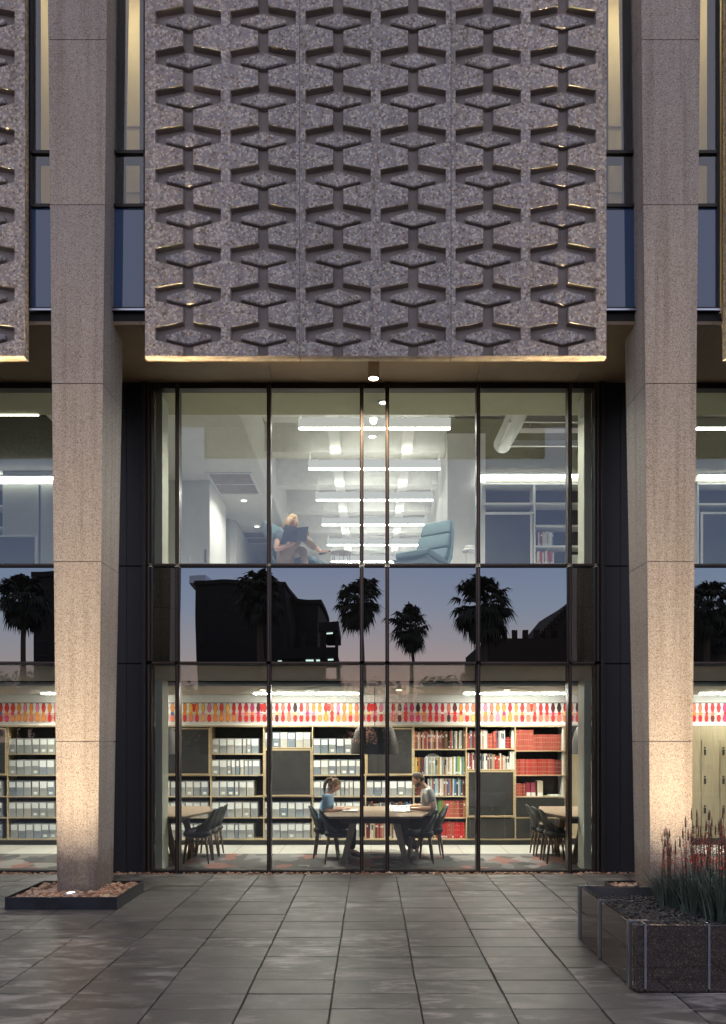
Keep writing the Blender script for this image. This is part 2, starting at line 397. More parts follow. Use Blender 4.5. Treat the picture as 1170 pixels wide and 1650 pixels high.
def copy_tree(o, parent=None):
    c = o.copy(); col.objects.link(c); c.parent = parent
    for ch in list(o.children):
        if ch.name.split('.')[0] != 'ghost': copy_tree(ch, c)
    return c
def lamp(name, kind, loc, energy, color, parent=None, rot=(0, 0, 0), **kw):
    d = bpy.data.lights.new(name, kind); d.energy = energy; d.color = color
    for k, v in kw.items(): setattr(d, k, v)
    o = bpy.data.objects.new(name, d); col.objects.link(o); o.location = loc; o.rotation_euler = rot
    if parent: o.parent = parent
    return o
ORD = ['first', 'second', 'third', 'fourth', 'fifth', 'sixth', 'seventh', 'eighth', 'ninth', 'tenth', 'eleventh', 'twelfth', 'thirteenth', 'fourteenth',
       'fifteenth', 'sixteenth', 'seventeenth', 'eighteenth', 'nineteenth', 'twentieth']
def ordn(i): return ORD[i] if i < 20 else ('%dth' % (i + 1) if i % 10 > 2 else '%d%s' % (i + 1, ('st', 'nd', 'rd')[i % 10]))
def stones(mb, x0, x1, y0, y1, z, n_, r0, r1, mat, hole=None, zs=0.03):
    """rounded pebbles, a jittered low icosphere each"""
    bm = bmesh.new(); bmesh.ops.create_icosphere(bm, subdivisions=1, radius=1)
    bv = [v.co.copy() for v in bm.verts]; bf = [tuple(v.index for v in f.verts) for f in bm.faces]; bm.free()
    mi = mb.mi(mat)
    for _ in range(n_):
        x, y = random.uniform(x0, x1), random.uniform(y0, y1)
        if hole and hole[0] < x < hole[1] and hole[2] < y < hole[3]: continue
        r = random.uniform(r0, r1); sx_, sy_, sz_ = r * random.uniform(.8, 1.3), r * random.uniform(.8, 1.2), r * random.uniform(.5, .8)
        a = random.uniform(0, 3.14); ca, sa = math.cos(a), math.sin(a); b = len(mb.v); zz = z + random.uniform(0, zs)
        for q in bv:
            px, py, pz = q.x * sx_ * random.uniform(.9, 1.1), q.y * sy_, q.z * sz_
            mb.v.append((x + px * ca - py * sa, y + px * sa + py * ca, zz + pz))
        for f in bf: mb.f.append(tuple(b + i for i in f)); mb.m.append(mi); mb.smooth.append(True)
# ================================================================== GROUND
GY = 10.60                                              # plane of the glass
tag(MB().box(-400, 400, -400, 10.30, -0.30, -0.075, 'asphalt').build('ground'), kind='structure')
pav = empty('pavement', kind='structure')
box('mortar_bed', -14, 14, -6, 10.475, -0.075, -0.034, 'joint', pav)
ph, pw = 0.31515, 0.6225
pm = MB().box(-pw / 2 + .0055, pw / 2 - .0055, -ph / 2 + .004, ph / 2 - .004, -0.032, 0, 'paver_stone')
po = pm.build('paver', pav); bme = bmesh.new(); bme.from_mesh(po.data)
bmesh.ops.bevel(bme, geom=[e for e in bme.edges if all(v.co.z > -0.01 for v in e.verts)], offset=0.003, segments=1, affect='EDGES')
bme.to_mesh(po.data); bme.free(); pmesh = po.data
rows = [(5.2417 + ph * (k + .5), k) for k in range(-36, 17)]
cols = [(.341 + pw * (i + .5), i) for i in range(-22, 22)]
cells = []
PLN = [(1.93, 9, 5.57, 7.10)]
for D, k in rows:
    for X, i in cols:
        if X > 2.3 and 5.9 < D < 6.9: continue          # under the granite planter
        px = CX + X * F / D if D > 0.5 else 1e9; py = HY + CZ * F / D if D > 0.5 else 1e9
        vis = (-60 < px < 1230) and py < 1740
        cells.append((0 if vis else 1, abs(px - 585) if vis else 0, X, D))
cells.sort(key=lambda c: (c[0], -c[3] if False else c[1]))
first = True; rest = MB()
for idx, (vis, _, X, D) in enumerate(cells):
    rx, ry, dz = random.gauss(0, .0022), random.gauss(0, .0022), random.gauss(0, .0012) - 0.002
    jx = random.gauss(0, .0018)
    if idx < 298:
        o = po if first else inst('paver', pmesh, pav)
        first = False
        o.location = (X + jx, D, dz); o.rotation_euler = (rx, ry, random.gauss(0, .0012))
    else:
        rest.box(X - pw / 2 + .0055, X + pw / 2 - .0055, D - ph / 2 + .003, D + ph / 2 - .003, -0.032, dz, 'paver_stone')
tag(rest.build('paving', pav), kind='stuff')

gm = MB(); stones(gm, -10.5, 10.5, 10.485, 10.575, -0.02, 2600, .016, .034, 'river_stone', zs=0.035)
tag(gm.build('gravel_strip'), kind='stuff')
tag(MB().box(-14, 14, 10.30, 10.60, -0.09, -0.02, 'mulch').build('soil'), kind='structure')

# ================================================================== BUILDING SHELL
bld = empty('library_building', (0, GY, 0), 0, 'concrete library building with patterned precast panels, tapered columns and tall lit windows', 'building')
def bpart(mb, name, parent=None, **k):
    o = mb.build(name, parent or bld, **k)
    if (parent or bld) is bld: o.location.y -= GY
    return o
PER, CC = 6.83, 0.035
# ---- precast panels with hexagon recesses
PD = F / 137.2                                          # front plane of the precast
ZB = 6.358
def precast_unit(x0, x1, centres, rows_, name, parent):
    mb = MB(); a, bb, d = .386, .062, .075; y0, y1, yb = 0.0, d, .105
    xs = sorted(centres); zt_all = ZB + rows_ * .464
    def Q(p, mat='precast'): mb.face([(x, y, z) for x, y, z in p], mat)
    lim = [x0 + .006] + [(xs[i] + xs[i + 1]) / 2 for i in range(len(xs) - 1)] + [x1 - .006]
    for ci, cx in enumerate(xs):
        L, Rr = lim[ci], lim[ci + 1]
        Q([(L, y0, ZB), (cx - a, y0, ZB), (cx - a, y0, zt_all), (L, y0, zt_all)])
        Q([(cx + a, y0, ZB), (Rr, y0, ZB), (Rr, y0, zt_all), (cx + a, y0, zt_all)])
        e = .010                                        # draft of the mould
        for s in (-1, 1):
            zprev_side, zprev_c = ZB, ZB
            for r in range(rows_ + 1):
                z0 = ZB + r * .464
                sb, ss, st, sc = z0 + .107, z0 + .187, z0 + .337, z0 + .399
                if r == rows_: sb = ss = z0
                xa, xb = cx + s * a, cx + s * bb
                xa2, xb2 = cx + s * (a - e), cx + s * (bb - e * .8)
                q = [(xa, y0, zprev_side), (xb, y0, zprev_c), (xb, y0, sb), (xa, y0, ss)]
                Q(q if s < 0 else q[::-1])
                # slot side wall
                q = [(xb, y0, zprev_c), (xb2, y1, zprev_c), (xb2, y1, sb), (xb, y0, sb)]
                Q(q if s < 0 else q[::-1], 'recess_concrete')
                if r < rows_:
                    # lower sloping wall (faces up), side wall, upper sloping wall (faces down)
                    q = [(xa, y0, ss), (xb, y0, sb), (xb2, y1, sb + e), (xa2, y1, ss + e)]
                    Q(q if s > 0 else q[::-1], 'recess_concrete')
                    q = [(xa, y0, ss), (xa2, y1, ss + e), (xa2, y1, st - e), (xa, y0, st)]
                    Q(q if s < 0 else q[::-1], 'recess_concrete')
                    # underside: a lip tinted as if lit from below, then the darker depth
                    ym = y0 + .016
                    def lerp(p, q_, t): return tuple(p[i] + (q_[i] - p[i]) * t for i in range(3))
                    A0, B0, A1, B1 = (xa, y0, st), (xb, y0, sc), (xa2, y1, st - e), (xb2, y1, sc - e)
                    Am, Bm = lerp(A0, A1, .22), lerp(B0, B1, .22)
                    q = [A0, B0, Bm, Am]; Q(q if s < 0 else q[::-1], 'uplit_edge_concrete')
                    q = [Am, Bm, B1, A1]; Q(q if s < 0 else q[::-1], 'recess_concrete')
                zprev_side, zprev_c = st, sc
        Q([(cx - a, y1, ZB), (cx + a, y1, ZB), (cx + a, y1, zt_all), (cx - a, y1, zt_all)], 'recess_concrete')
    xl, xr = x0 + .006, x1 - .006
    # underside with a worn arris in the uplit tint, sides, top, back
    segs = 24; pts0 = []
    for i in range(segs + 1):
        x = xl + (xr - xl) * i / segs
        pts0.append((x, y0, ZB))
    for i in range(segs):
        x, x2 = pts0[i][0], pts0[i + 1][0]
        d1, d2 = ZB - .018 - .01 * noise.noise(Vector((x * 5, 0, 0))), ZB - .018 - .01 * noise.noise(Vector((x2 * 5, 0, 0)))
        mb.face([(x, y0, ZB), (x, y0 + .02, d1), (x2, y0 + .02, d2), (x2, y0, ZB)], 'uplit_edge_concrete')
        mb.face([(x, y0 + .02, d1), (x, yb, ZB - .012), (x2, yb, ZB - .012), (x2, y0 + .02, d2)], 'uplit_edge_concrete')
    for x in (xl, xr):
        mb.face([(x, y0, ZB), (x, y0, zt_all), (x, yb, zt_all), (x, yb, ZB - .012), (x, y0 + .02, ZB - .018)], 'precast')
    mb.face([(xl, yb, ZB - .012), (xl, yb, zt_all), (xr, yb, zt_all), (xr, yb, ZB - .012)], 'precast')
    mb.face([(xl, y0, zt_all), (xr, y0, zt_all), (xr, yb, zt_all), (xl, yb, zt_all)], 'precast')
    return mb.build(name, parent)
# raised lozenge
def lozenge():
    hw, ht = .264, .106
    mb = MB()
    out = [(-hw, -.034), (0, -.098), (hw, -.034), (hw, .013), (0, .088), (-hw, .013)]
    k = .016
    inn = [(-hw + k, -.028), (0, -.086), (hw - k, -.028), (hw - k, .008), (0, .078), (-hw + k, .008)]
    fy, my, by = -.062, -.052, 0.002
    mb.face([(x, fy, z) for x, z in inn], 'precast')
    for i in range(6):
        j = (i + 1) % 6
        mb.face([(inn[i][0], fy, inn[i][1]), (out[i][0], my, out[i][1]), (out[j][0], my, out[j][1]), (inn[j][0], fy, inn[j][1])], 'precast')
        mat = 'uplit_edge_concrete' if i in (0, 1) else 'recess_concrete'
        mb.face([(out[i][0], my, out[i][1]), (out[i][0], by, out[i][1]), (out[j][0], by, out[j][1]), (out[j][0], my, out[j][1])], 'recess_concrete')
    return mb.mesh('relief_lozenge')
loz = lozenge()
NR = 12
for bay in (-1, 0, 1):
    bx = bay * PER
    for ui, (a0, a1, c) in enumerate(((233, 483, (303, 424)), (483, 727, (545, 666)), (727, 978, (787, 907.7)))):
        xx = lambda p: (p - CX) / 137.2 + bx
        pn = precast_unit(xx(a0), xx(a1), [xx(k) for k in c], NR, 'precast_panel', bld); pn.location = (0, PD - GY, 0)
        for k in c:
            for r in range(NR):
                if bay != 0 and not (-30 < 598 + xx(k) * 137.2 < 1200) and r > 3: pass
                if (bay == -1 and ui == 0) or (bay == 1 and ui == 2): continue
                jit = random.uniform(-.003, .003)
                inst('relief_lozenge', loz, pn, (xx(k) + jit, .0755, ZB + r * .464 + .241 + jit), (0, 0, random.choice((0, 0, 0))))
# ---- columns
for bay in (-1, 0, 1):
    for pxj in (483, 727):
        xj = (pxj - CX) / 137.2 + bay * PER
        box('panel_sealant', xj - .006, xj + .006, PD - GY + .006, PD - GY + .03, ZB, ZB + NR * .464, 'sealant', bld)
JZ = [0.0, 1.83, 3.90, 5.95, 8.007, 9.907, 12.3]
def cw(z): return .464 + (z - .1) * (.216 / 10.26)
CF = F / 140.0                                          # front plane of the columns
colX = [CC - PER / 2 - PER, CC - PER / 2, CC + PER / 2, CC + PER / 2 + PER]
for X in colX:
    c = empty('concrete_column', (X, CF - GY, 0), parent=bld)
    core = MB()
    def ring(z, ins): 
        w = cw(z) / 2 - ins; dd = cw(z) * 1.12
        return [(-w, ins, z), (w, ins, z), (w, dd - ins, z), (-w, dd - ins, z)]
    def hull(mb, r0, r1, mat):
        for i in range(4):
            j = (i + 1) % 4; mb.face([r0[i], r0[j], r1[j], r1[i]], mat)
        mb.face(r0[::-1], mat); mb.face(r1, mat)
    hull(core, ring(-.05, .02), ring(12.2, .02), 'joint'); core.build('column_core', c)
    for i in range(6):
        sm_ = MB(); hull(sm_, ring(JZ[i] + (.004 if i else 0), 0), ring(JZ[i + 1] - .004, 0), 'column_stone')
        so = sm_.build('column_segment', c, bevel=.012, segs=2)
# ---- soffit
for bay in (-1, 0, 1):
    sf = empty('soffit', (0, -GY, 0), parent=bld)
    xs = [CC - PER / 2 + bay * PER, -2.75 + bay * PER, -1.35 + bay * PER, .05 + bay * PER, 1.45 + bay * PER, 2.82 + bay * PER, CC + PER / 2 + bay * PER]
    for i in range(6):
        box('soffit_panel', xs[i] + .003, xs[i + 1] - .003, 9.09, GY + .02, 6.80, 6.84, 'soffit_metal', sf)
    box('soffit_backing', xs[0], xs[-1], 9.10, GY, 6.845, 6.88, 'dark_void', sf)
    # ledge and fascia at the foot of the strip windows
    for xa, xb in ((CC - PER / 2 - .68, CC - PER / 2 + .72),):
        pass
# ---- curtain wall
def curtain(bx, full):
    cwl = empty('window_wall', (bx, 0, 0), parent=bld)
    y = -.06
    X0, X1 = -3.064, 3.125
    mull = [-2.685, -1.416, -.13, .224, 1.485, 2.754]
    zs = [0.0, 2.91, 4.265, 6.79]
    cuts = [X0] + mull + [X1]
    for i in range(7):
        xa, xb = cuts[i] + .02, cuts[i + 1] - .02
        for (za, zb, mt, nm) in ((.055, 2.895, 'vision_glass', 'glass_pane'), (2.935, 4.235, 'spandrel_glass', 'spandrel_pane'), (4.29, 6.715, 'vision_glass', 'glass_pane')):
            t = random.uniform(-.0009, .0009); t2 = random.uniform(-.0009, .0009)
            g = MB(); w, h = (xb - xa) / 2, (zb - za) / 2; g.face([(-w, 0, -h), (w, 0, -h), (w, 0, h), (-w, 0, h)], mt)
            o = g.build(nm, cwl, loc=((xa + xb) / 2, -.02, (za + zb) / 2)); o.rotation_euler = (t, 0, t2)
    for x in [X0 - .01] + mull + [X1 + .01]:
        w = .026 if x in mull else .038
        for za, zb in ((0.0, 2.888), (2.936, 4.243), (4.291, 6.788)):
            mb = MB(); mb.box(x - w, x + w, -.055, .10, za, zb, 'frame_metal')
            mb.box(x - .008, x + .008, -.078, -.0545, za, zb, 'frame_edge')
            mb.build('mullion', cwl)
    for i in range(7):
        xa, xb = cuts[i], cuts[i + 1]
        for za, zb in ((0, .045), (2.89, 2.934), (4.245, 4.289), (6.715, 6.79)):
            mb = MB(); mb.box(xa + .034, xb - .034, -.05, .09, za, zb, 'frame_metal')
            if 1 < za < 5: mb.box(xa + .034, xb - .034, -.066, -.0495, (za + zb) / 2 - .006, (za + zb) / 2 + .010, 'frame_edge')
            mb.build('transom', cwl)
    # dark reveal and metal cladding either side
    for sx_, xo, xi in ((-1, X0 - .048, -3.705 + .29), (1, X1 + .048, 3.775 - .29)):
        a_, b_ = sorted((xo, xi))
        ext = sorted((xo + sx_ * .055, CC + sx_ * PER / 2))
        rev = sorted((xo, xo + sx_ * .05))
        box('window_reveal', rev[0], rev[1], -.10, .1, 0, 6.79, 'cladding', cwl, bevel=.004)
        for za, zb in ((0.0, 2.895), (2.91, 4.245), (4.26, 6.79)):
            box('cladding_panel', ext[0], ext[1] - (.004 if sx_ > 0 else 0), -.055, -.03, za, zb, 'cladding', cwl, bevel=.003)
        box('cladding_backing', ext[0], ext[1], -.028, .15, 0, 6.79, 'dark_void', cwl)
    box('sill', X0, X1, -.075, -.051, 0, .04, 'frame_metal', cwl)
for bay in (-1, 0, 1): curtain(bay * PER, bay == 0)
# ---- strip windows either side of the columns, upper floors
SD = F / 135.0
for X in colX:
    for s in (-1, 1):
        sw = empty('strip_window', (0, SD - GY, 0), parent=bld)
        xin = X + s * .27; xout = X + s * .70
        xa, xb = min(xin, xout), max(xin, xout)
        xo2 = xout - s * .02
        z247, z252, z333, z500 = PZ(247, SD), PZ(252, SD), PZ(333, SD), PZ(500, SD)
        for za, zb, mt, nm in ((z333 + .02, z247 - .02, 'strip_glass', 'glass_pane'), (z247 + .02, 12.2, 'strip_glass', 'glass_pane'), (z500 + .02, z333 - .02, 'strip_spandrel', 'spandrel_pane')):
            g = MB(); g.face([(xa, 0, za), (xb, 0, za), (xb, 0, zb), (xa, 0, zb)], mt); g.build(nm, sw)
        for z in (z247, z333): box('transom', xa, xb, -.03, .05, z - .018, z + .018, 'frame_metal', sw)
        mb = MB(); mb.box(xa, xb, -.05, .06, z500 - .035, z500 + .012, 'frame_metal'); mb.box(xa, xb, -.058, -.048, z500 - .03, z500 - .01, 'steel'); mb.build('window_sill', sw)
        box('jamb', min(xout - s * .028, xout), max(xout - s * .028, xout), -.03, .05, z500, 12.2, 'frame_metal', sw)
        # black boarding behind the glass with an opening into the lit room
        o0, o1 = X + s * .425, X + s * .60
        p0, p1 = min(o0, o1), max(o0, o1)
        bk = MB()
        bk.box(xa - .1, p0, .06, .09, z333, 12.2, 'dark_void'); bk.box(p1, xb + .02, .06, .09, z333, 12.2, 'dark_void')
        bk.box(p0, p1, .06, .09, PZ(258, SD), z247, 'dark_void')
        bk.build('shadow_board', sw)
        box('fascia', xa - .1, xb + .03, .0, .03, 6.84, z500 - .036, 'dark_void', sw)
    # the lit room behind
    rm = empty('stair_room', (0, SD - GY, 0), parent=bld)
    box('room_wall', X - .95, X + .95, 1.3, 1.4, 6.95, 12.2, 'beige_wall', rm)
    box('room_floor', X - .95, X + .95, .10, 1.3, 6.90, 6.95, 'olive_wall', rm)
    box('side_wall', X - .98, X - .93, .10, 1.3, 6.95, 12.2, 'beige_wall', rm)
    box('side_wall', X + .93, X + .98, .10, 1.3, 6.95, 12.2, 'beige_wall', rm)
    for z in (8.4, 9.3, 10.2): box('wall_joint', X - .93, X + .93, 1.285, 1.30, z, z + .012, 'olive_wall', rm)
    box('handrail', X + .2, X + .24, .5, 1.2, 8.3, 8.34, 'olive_wall', rm)
    box('ceiling_light', X - .5, X + .5, .5, .7, 11.9, 11.93, 'led_strip_window', rm)
    box('wall_light', X - .3, X + .3, .75, .80, 7.2, 7.24, 'led_strip_window', rm)
# ---- shell: roof, side and back walls, slab
shell = empty('outer_shell', (0, -GY, 0), parent=bld)
box('roof', -12, 12, SD + .1, 29, 12.2, 12.5, 'recess_concrete', shell)
box('upper_slab', -12, 12, SD + 1.5, 29, 8.2, 8.4, 'recess_concrete', shell)
box('side_wall', -12.3, -12, SD, 29, 0, 12.5, 'recess_concrete', shell)
box('side_wall', 12, 12.3, SD, 29, 0, 12.5, 'recess_concrete', shell)
box('back_wall', -12, 12, 28.8, 29, 0, 12.5, 'recess_concrete', shell)
box('front_wall', -12, 12, GY - .02, GY + .1, 6.885, 8.3, 'dark_void', shell)
box('front_wall', -12, 12, SD + .11, SD + .2, 12.0, 12.2, 'dark_void', shell)
for bay in (-1, 0, 1):
    xx = lambda p: (p - CX) / 137.2 + bay * PER
    box('infill_wall', xx(233) + .02, xx(978) - .02, PD + .107, PD + .16, 6.84, 12.2, 'dark_void', shell)
# slabs between floors, behind the spandrels
struct('upper_floor', -11.9, 11.9, GY + .11, 28.7, 3.55, 4.17, 'ceiling_paint')
box('spandrel_backing', -11.9, 11.9, GY + .055, GY + .10, 2.93, 4.25, 'dark_void', shell)

# ---- soffit downlight
dl = empty('ceiling_downlight', (PX(602, 9.95), 9.95, 6.80), 0, 'small round downlight shining under the soffit above the middle window', 'lamp')
MB().lathe([(.078, 0), (.078, -.24), (.066, -.24), (.06, -.225)], (0, 0, 0), 'soffit_metal', 20).build('lamp_housing', dl)
MB().lathe([(.0, -.232), (.064, -.232)], (0, 0, 0), 'bulb', 20).build('lamp_lens', dl)
lamp('downlight_or_fill', 'SPOT', (0, 0, -.25), 420, (1, .82, .58), dl, spot_size=R(165), spot_blend=1.0, shadow_soft_size=.05)

def wash_optic(d, off):
    """asymmetric wall-wash optic: intensity by direction, as a photometric profile; off = distance lamp to stone face"""
    d.use_nodes = True; n, l = d.node_tree.nodes, d.node_tree.links; n.clear()
    out = n.new('ShaderNodeOutputLight'); em = n.new('ShaderNodeEmission'); g = n.new('ShaderNodeNewGeometry'); sp = n.new('ShaderNodeSeparateXYZ')
    l.new(g.outputs['Incoming'], sp.inputs[0])
    def M(op, a, b_=None, c=None, clamp=False):
        k = n.new('ShaderNodeMath'); k.operation = op; k.use_clamp = clamp
        for i, v in enumerate((a, b_, c)):
            if v is None: continue
            if isinstance(v, (int, float)): k.inputs[i].default_value = v
            else: l.new(v, k.inputs[i])
        return k.outputs[0]
    ya = M('MAXIMUM', sp.outputs['Y'], .022)
    h = M('MULTIPLY', M('DIVIDE', M('MAXIMUM', sp.outputs['Z'], 0.0), ya), off)           # height reached on the face
    E = M('POWER', 2.718, M('DIVIDE', h, -2.1))                                            # soft fall-off up the shaft
    cut = n.new('ShaderNodeMapRange'); cut.interpolation_type = 'SMOOTHSTEP'; l.new(h, cut.inputs[0])
    cut.inputs[1].default_value = .18; cut.inputs[2].default_value = 1.15; cut.inputs[3].default_value = .03; cut.inputs[4].default_value = 1.0
    I = M('MULTIPLY', M('MULTIPLY', E, cut.outputs[0]), M('DIVIDE', M('POWER', M('SQRT', M('ADD', M('MULTIPLY', h, h), off * off)), 3.0), off))
    lat = M('DIVIDE', sp.outputs['X'], ya); lat = M('MULTIPLY', lat, off)
    side = M('POWER', 2.718, M('MULTIPLY', M('MULTIPLY', lat, lat), -1.6))
    st_ = M('MULTIPLY', M('MULTIPLY', I, side), WASH)
    em.inputs[0].default_value = (1, 1, 1, 1)
    l.new(st_, em.inputs[1]); l.new(em.outputs[0], out.inputs[0])
WASH = 215.0
# ================================================================== COLUMN TRAYS, STONES, UPLIGHTS
for X, side in ((colX[1], 'left'), (colX[2], 'right')):
    y0, y1 = F / 147.9, F / 132.6 + .02; w = .61; h = .135
    lab = 'dark steel tray of stones around the foot of the %s column' % side if side == 'left' else 'steel stone tray round the column behind the planted granite box'
    t = empty('column_tray', (X, y0, 0), 0, lab, 'planter tray', 'trays round the columns')
    dd = y1 - y0
    for nm, a in (('front_board', (-w, w, 0, .012)), ('back_board', (-w, w, dd - .012, dd)), ('side_board', (-w, -w + .012, .0125, dd - .0125)), ('side_board', (w - .012, w, .0125, dd - .0125))):
        box(nm, a[0], a[1], a[2], a[3], 0.001, h, 'tray_steel', t)
    sm_ = MB(); sm_.box(X - w + .014, X + w - .014, y0 + .014, y1 - .014, 0.004, .075, 'mulch')
    stones(sm_, X - w + .04, X + w - .04, y0 + .045, y1 - .04, .085, 900, .020, .040, 'river_stone', hole=(X - .235, X + .235, CF - .01, CF + .6), zs=.03)
    tag(sm_.build('river_stones'), kind='stuff')
    ul = empty('ground_uplight', (X + .0, 8.59, .118), 0, 'round uplight glowing among stones at the foot of the %s column' % side, 'lamp', 'uplights at the columns')
    MB().lathe([(.068, -.05), (.068, .012), (.058, .016), (.056, .004)], (0, 0, 0), 'steel', 20).build('lamp_ring', ul)
    MB().lathe([(.0, .006), (.056, .006)], (0, 0, 0), 'led_uplight', 20).build('lamp_lens', ul)
    warm = (1.0, .77, .47)
    o_ = lamp('wall_wash_beam', 'POINT', (0, 0, .03), 1.0, warm, ul, shadow_soft_size=.03)
    wash_optic(o_.data, CF - 8.59)

# ================================================================== INTERIOR, GROUND FLOOR
ZI = 0.0
struct('reading_room_floor', -11.9, 11.9, 12.35, 14.2, -.06, 0.0, 'floor_tile')
for i in range(-9, 10):
    pass
struct('carpet', -11.9, 11.9, GY + .1, 12.35, -.06, 0.004, 'carpet')
jt = MB()
for i in range(-14, 15): jt.box(i * .75 - .004, i * .75 + .004, 12.36, 13.4, 0.0005, .0025, 'recess_concrete')
tag(jt.build('floor_joints'), kind='structure')
BD = 13.36                                               # bookcase front
struct('back_wall', -11.9, 11.9, BD + .40, BD + .50, 0, 3.5, 'white_paint')
struct('ceiling', -11.9, 11.9, 11.12, BD + .40, 2.66, 2.70, 'ceiling_paint')
struct('ceiling_slot', -11.9, 11.9, 11.02, 11.118, 2.69, 2.78, 'dark_void')
cs = MB(); cs.face([(-11.9, 11.02, 2.70), (-11.9, 10.71, 2.885), (11.9, 10.71, 2.885), (11.9, 11.02, 2.70)], 'ceiling_paint')
cs.face([(-11.9, 11.02, 2.72), (-11.9, 10.71, 2.90), (11.9, 10.71, 2.90), (11.9, 11.02, 2.72)], 'ceiling_paint')
tag(cs.build('ceiling_edge'), kind='structure')
struct('ceiling_trim', -11.9, 11.9, 11.10, 11.14, 2.635, 2.659, 'ceiling_paint')
for X in (-11.9, 11.8): struct('end_wall', X, X + .1, GY + .1, BD + .4, 0, 3.5, 'white_paint')
# wall-wash light strips on the ceiling
def strip(px0, px1, label):
    o = empty('strip_light', ((PX(px0, 13.2) + PX(px1, 13.2)) / 2, 13.02, 2.655), 0, label, 'lamp', 'wall washing strip lights')
    hw = (PX(px1, 13.2) - PX(px0, 13.2)) / 2
    box('light_housing', -hw - .02, hw + .02, -.05, .05, -.012, .004, 'white_metal', o)
    box('light_diffuser', -hw, hw, -.042, .042, -.026, -.0125, 'led_lower', o)
strip(412, 578, 'lit white strip light above the seated woman and grey boxes')
strip(746, 913, 'lit white strip light above the shelves of red volumes')
strip(76, 240, 'lit strip light on the ceiling partly hidden by the left column')
strip(1122, 1300, 'lit strip light above the wooden lockers right of the right column')
strip(-260, -95, 'lit strip light beyond the left edge of the room')
for i, x in enumerate((-4.9, -1.75, .45, 2.2, 5.0)):
    o = empty('recessed_downlight', (x, 12.35, 2.66), 0, 'small round recessed ceiling light %s inside the ground floor room' % ('left of the left column', 'above the left chairs', 'above the reading table', 'right of the black pendant', 'right of the right column')[i], 'lamp', 'recessed ceiling lights')
    MB().lathe([(.06, .0), (.06, -.008), (.05, -.008)], (0, 0, 0), 'white_metal', 16).build('trim_ring', o)
    MB().lathe([(.0, -.006), (.05, -.006)], (0, 0, 0), 'bulb', 16).build('lamp_lens', o)
    lamp('downlight_or_fill', 'SPOT', (0, 0, -.02), 330, (1, .97, .88), o, spot_size=R(130), spot_blend=.8, shadow_soft_size=.05)
# jambs beside the window, both floors
for za, zb in ((0.01, 2.70), (4.18, 6.74)):
    for s, xc in ((-1, -2.99), (1, 3.05)):
        struct('window_jamb', xc - .05, xc + .05, GY + .13, GY + .45, za, zb, 'jamb_paint')
        for b_ in (-1, 1): struct('window_jamb', xc - .05 + b_ * PER, xc + .05 + b_ * PER, GY + .13, GY + .45, za, zb, 'jamb_paint')

# ---- frieze of coloured glass shapes
fz = empty('art_frieze', (0, BD + .395, 0), 0, 'long frieze of coloured bottle shapes running above the bookcase', 'wall art')
z0, z1 = PZ(1163, BD + .3), PZ(1133, BD + .3)
box('frieze_panel', -9.2, 9.2, -.03, -.0, z0 - .01, z1 + .01, 'white_metal', fz)
box('frieze_rail', -9.2, 9.2, -.06, -.0305, z1 + .002, z1 + .012, 'locker_black', fz)
FC = {'orange': (.80, .28, .05), 'amber': (.85, .48, .10), 'red': (.62, .03, .03), 'maroon': (.13, .015, .02), 'pink': (.80, .22, .36), 'coral': (.78, .20, .12),
      'yellow': (.85, .68, .20), 'magenta': (.62, .04, .16), 'black': (.03, .012, .012), 'lime': (.62, .68, .18), 'blush': (.62, .42, .38), 'blue': (.10, .14, .45), 'cream': (.85, .74, .6)}
for k, c in FC.items(): simple('glass_' + k, c, 0.3, var=0.08, nscale=20)
fm = {k: MB() for k in FC}
outl = MB()
H = z1 - z0; pitch = .1105; x = -9.1; i = 0; random.seed(21)
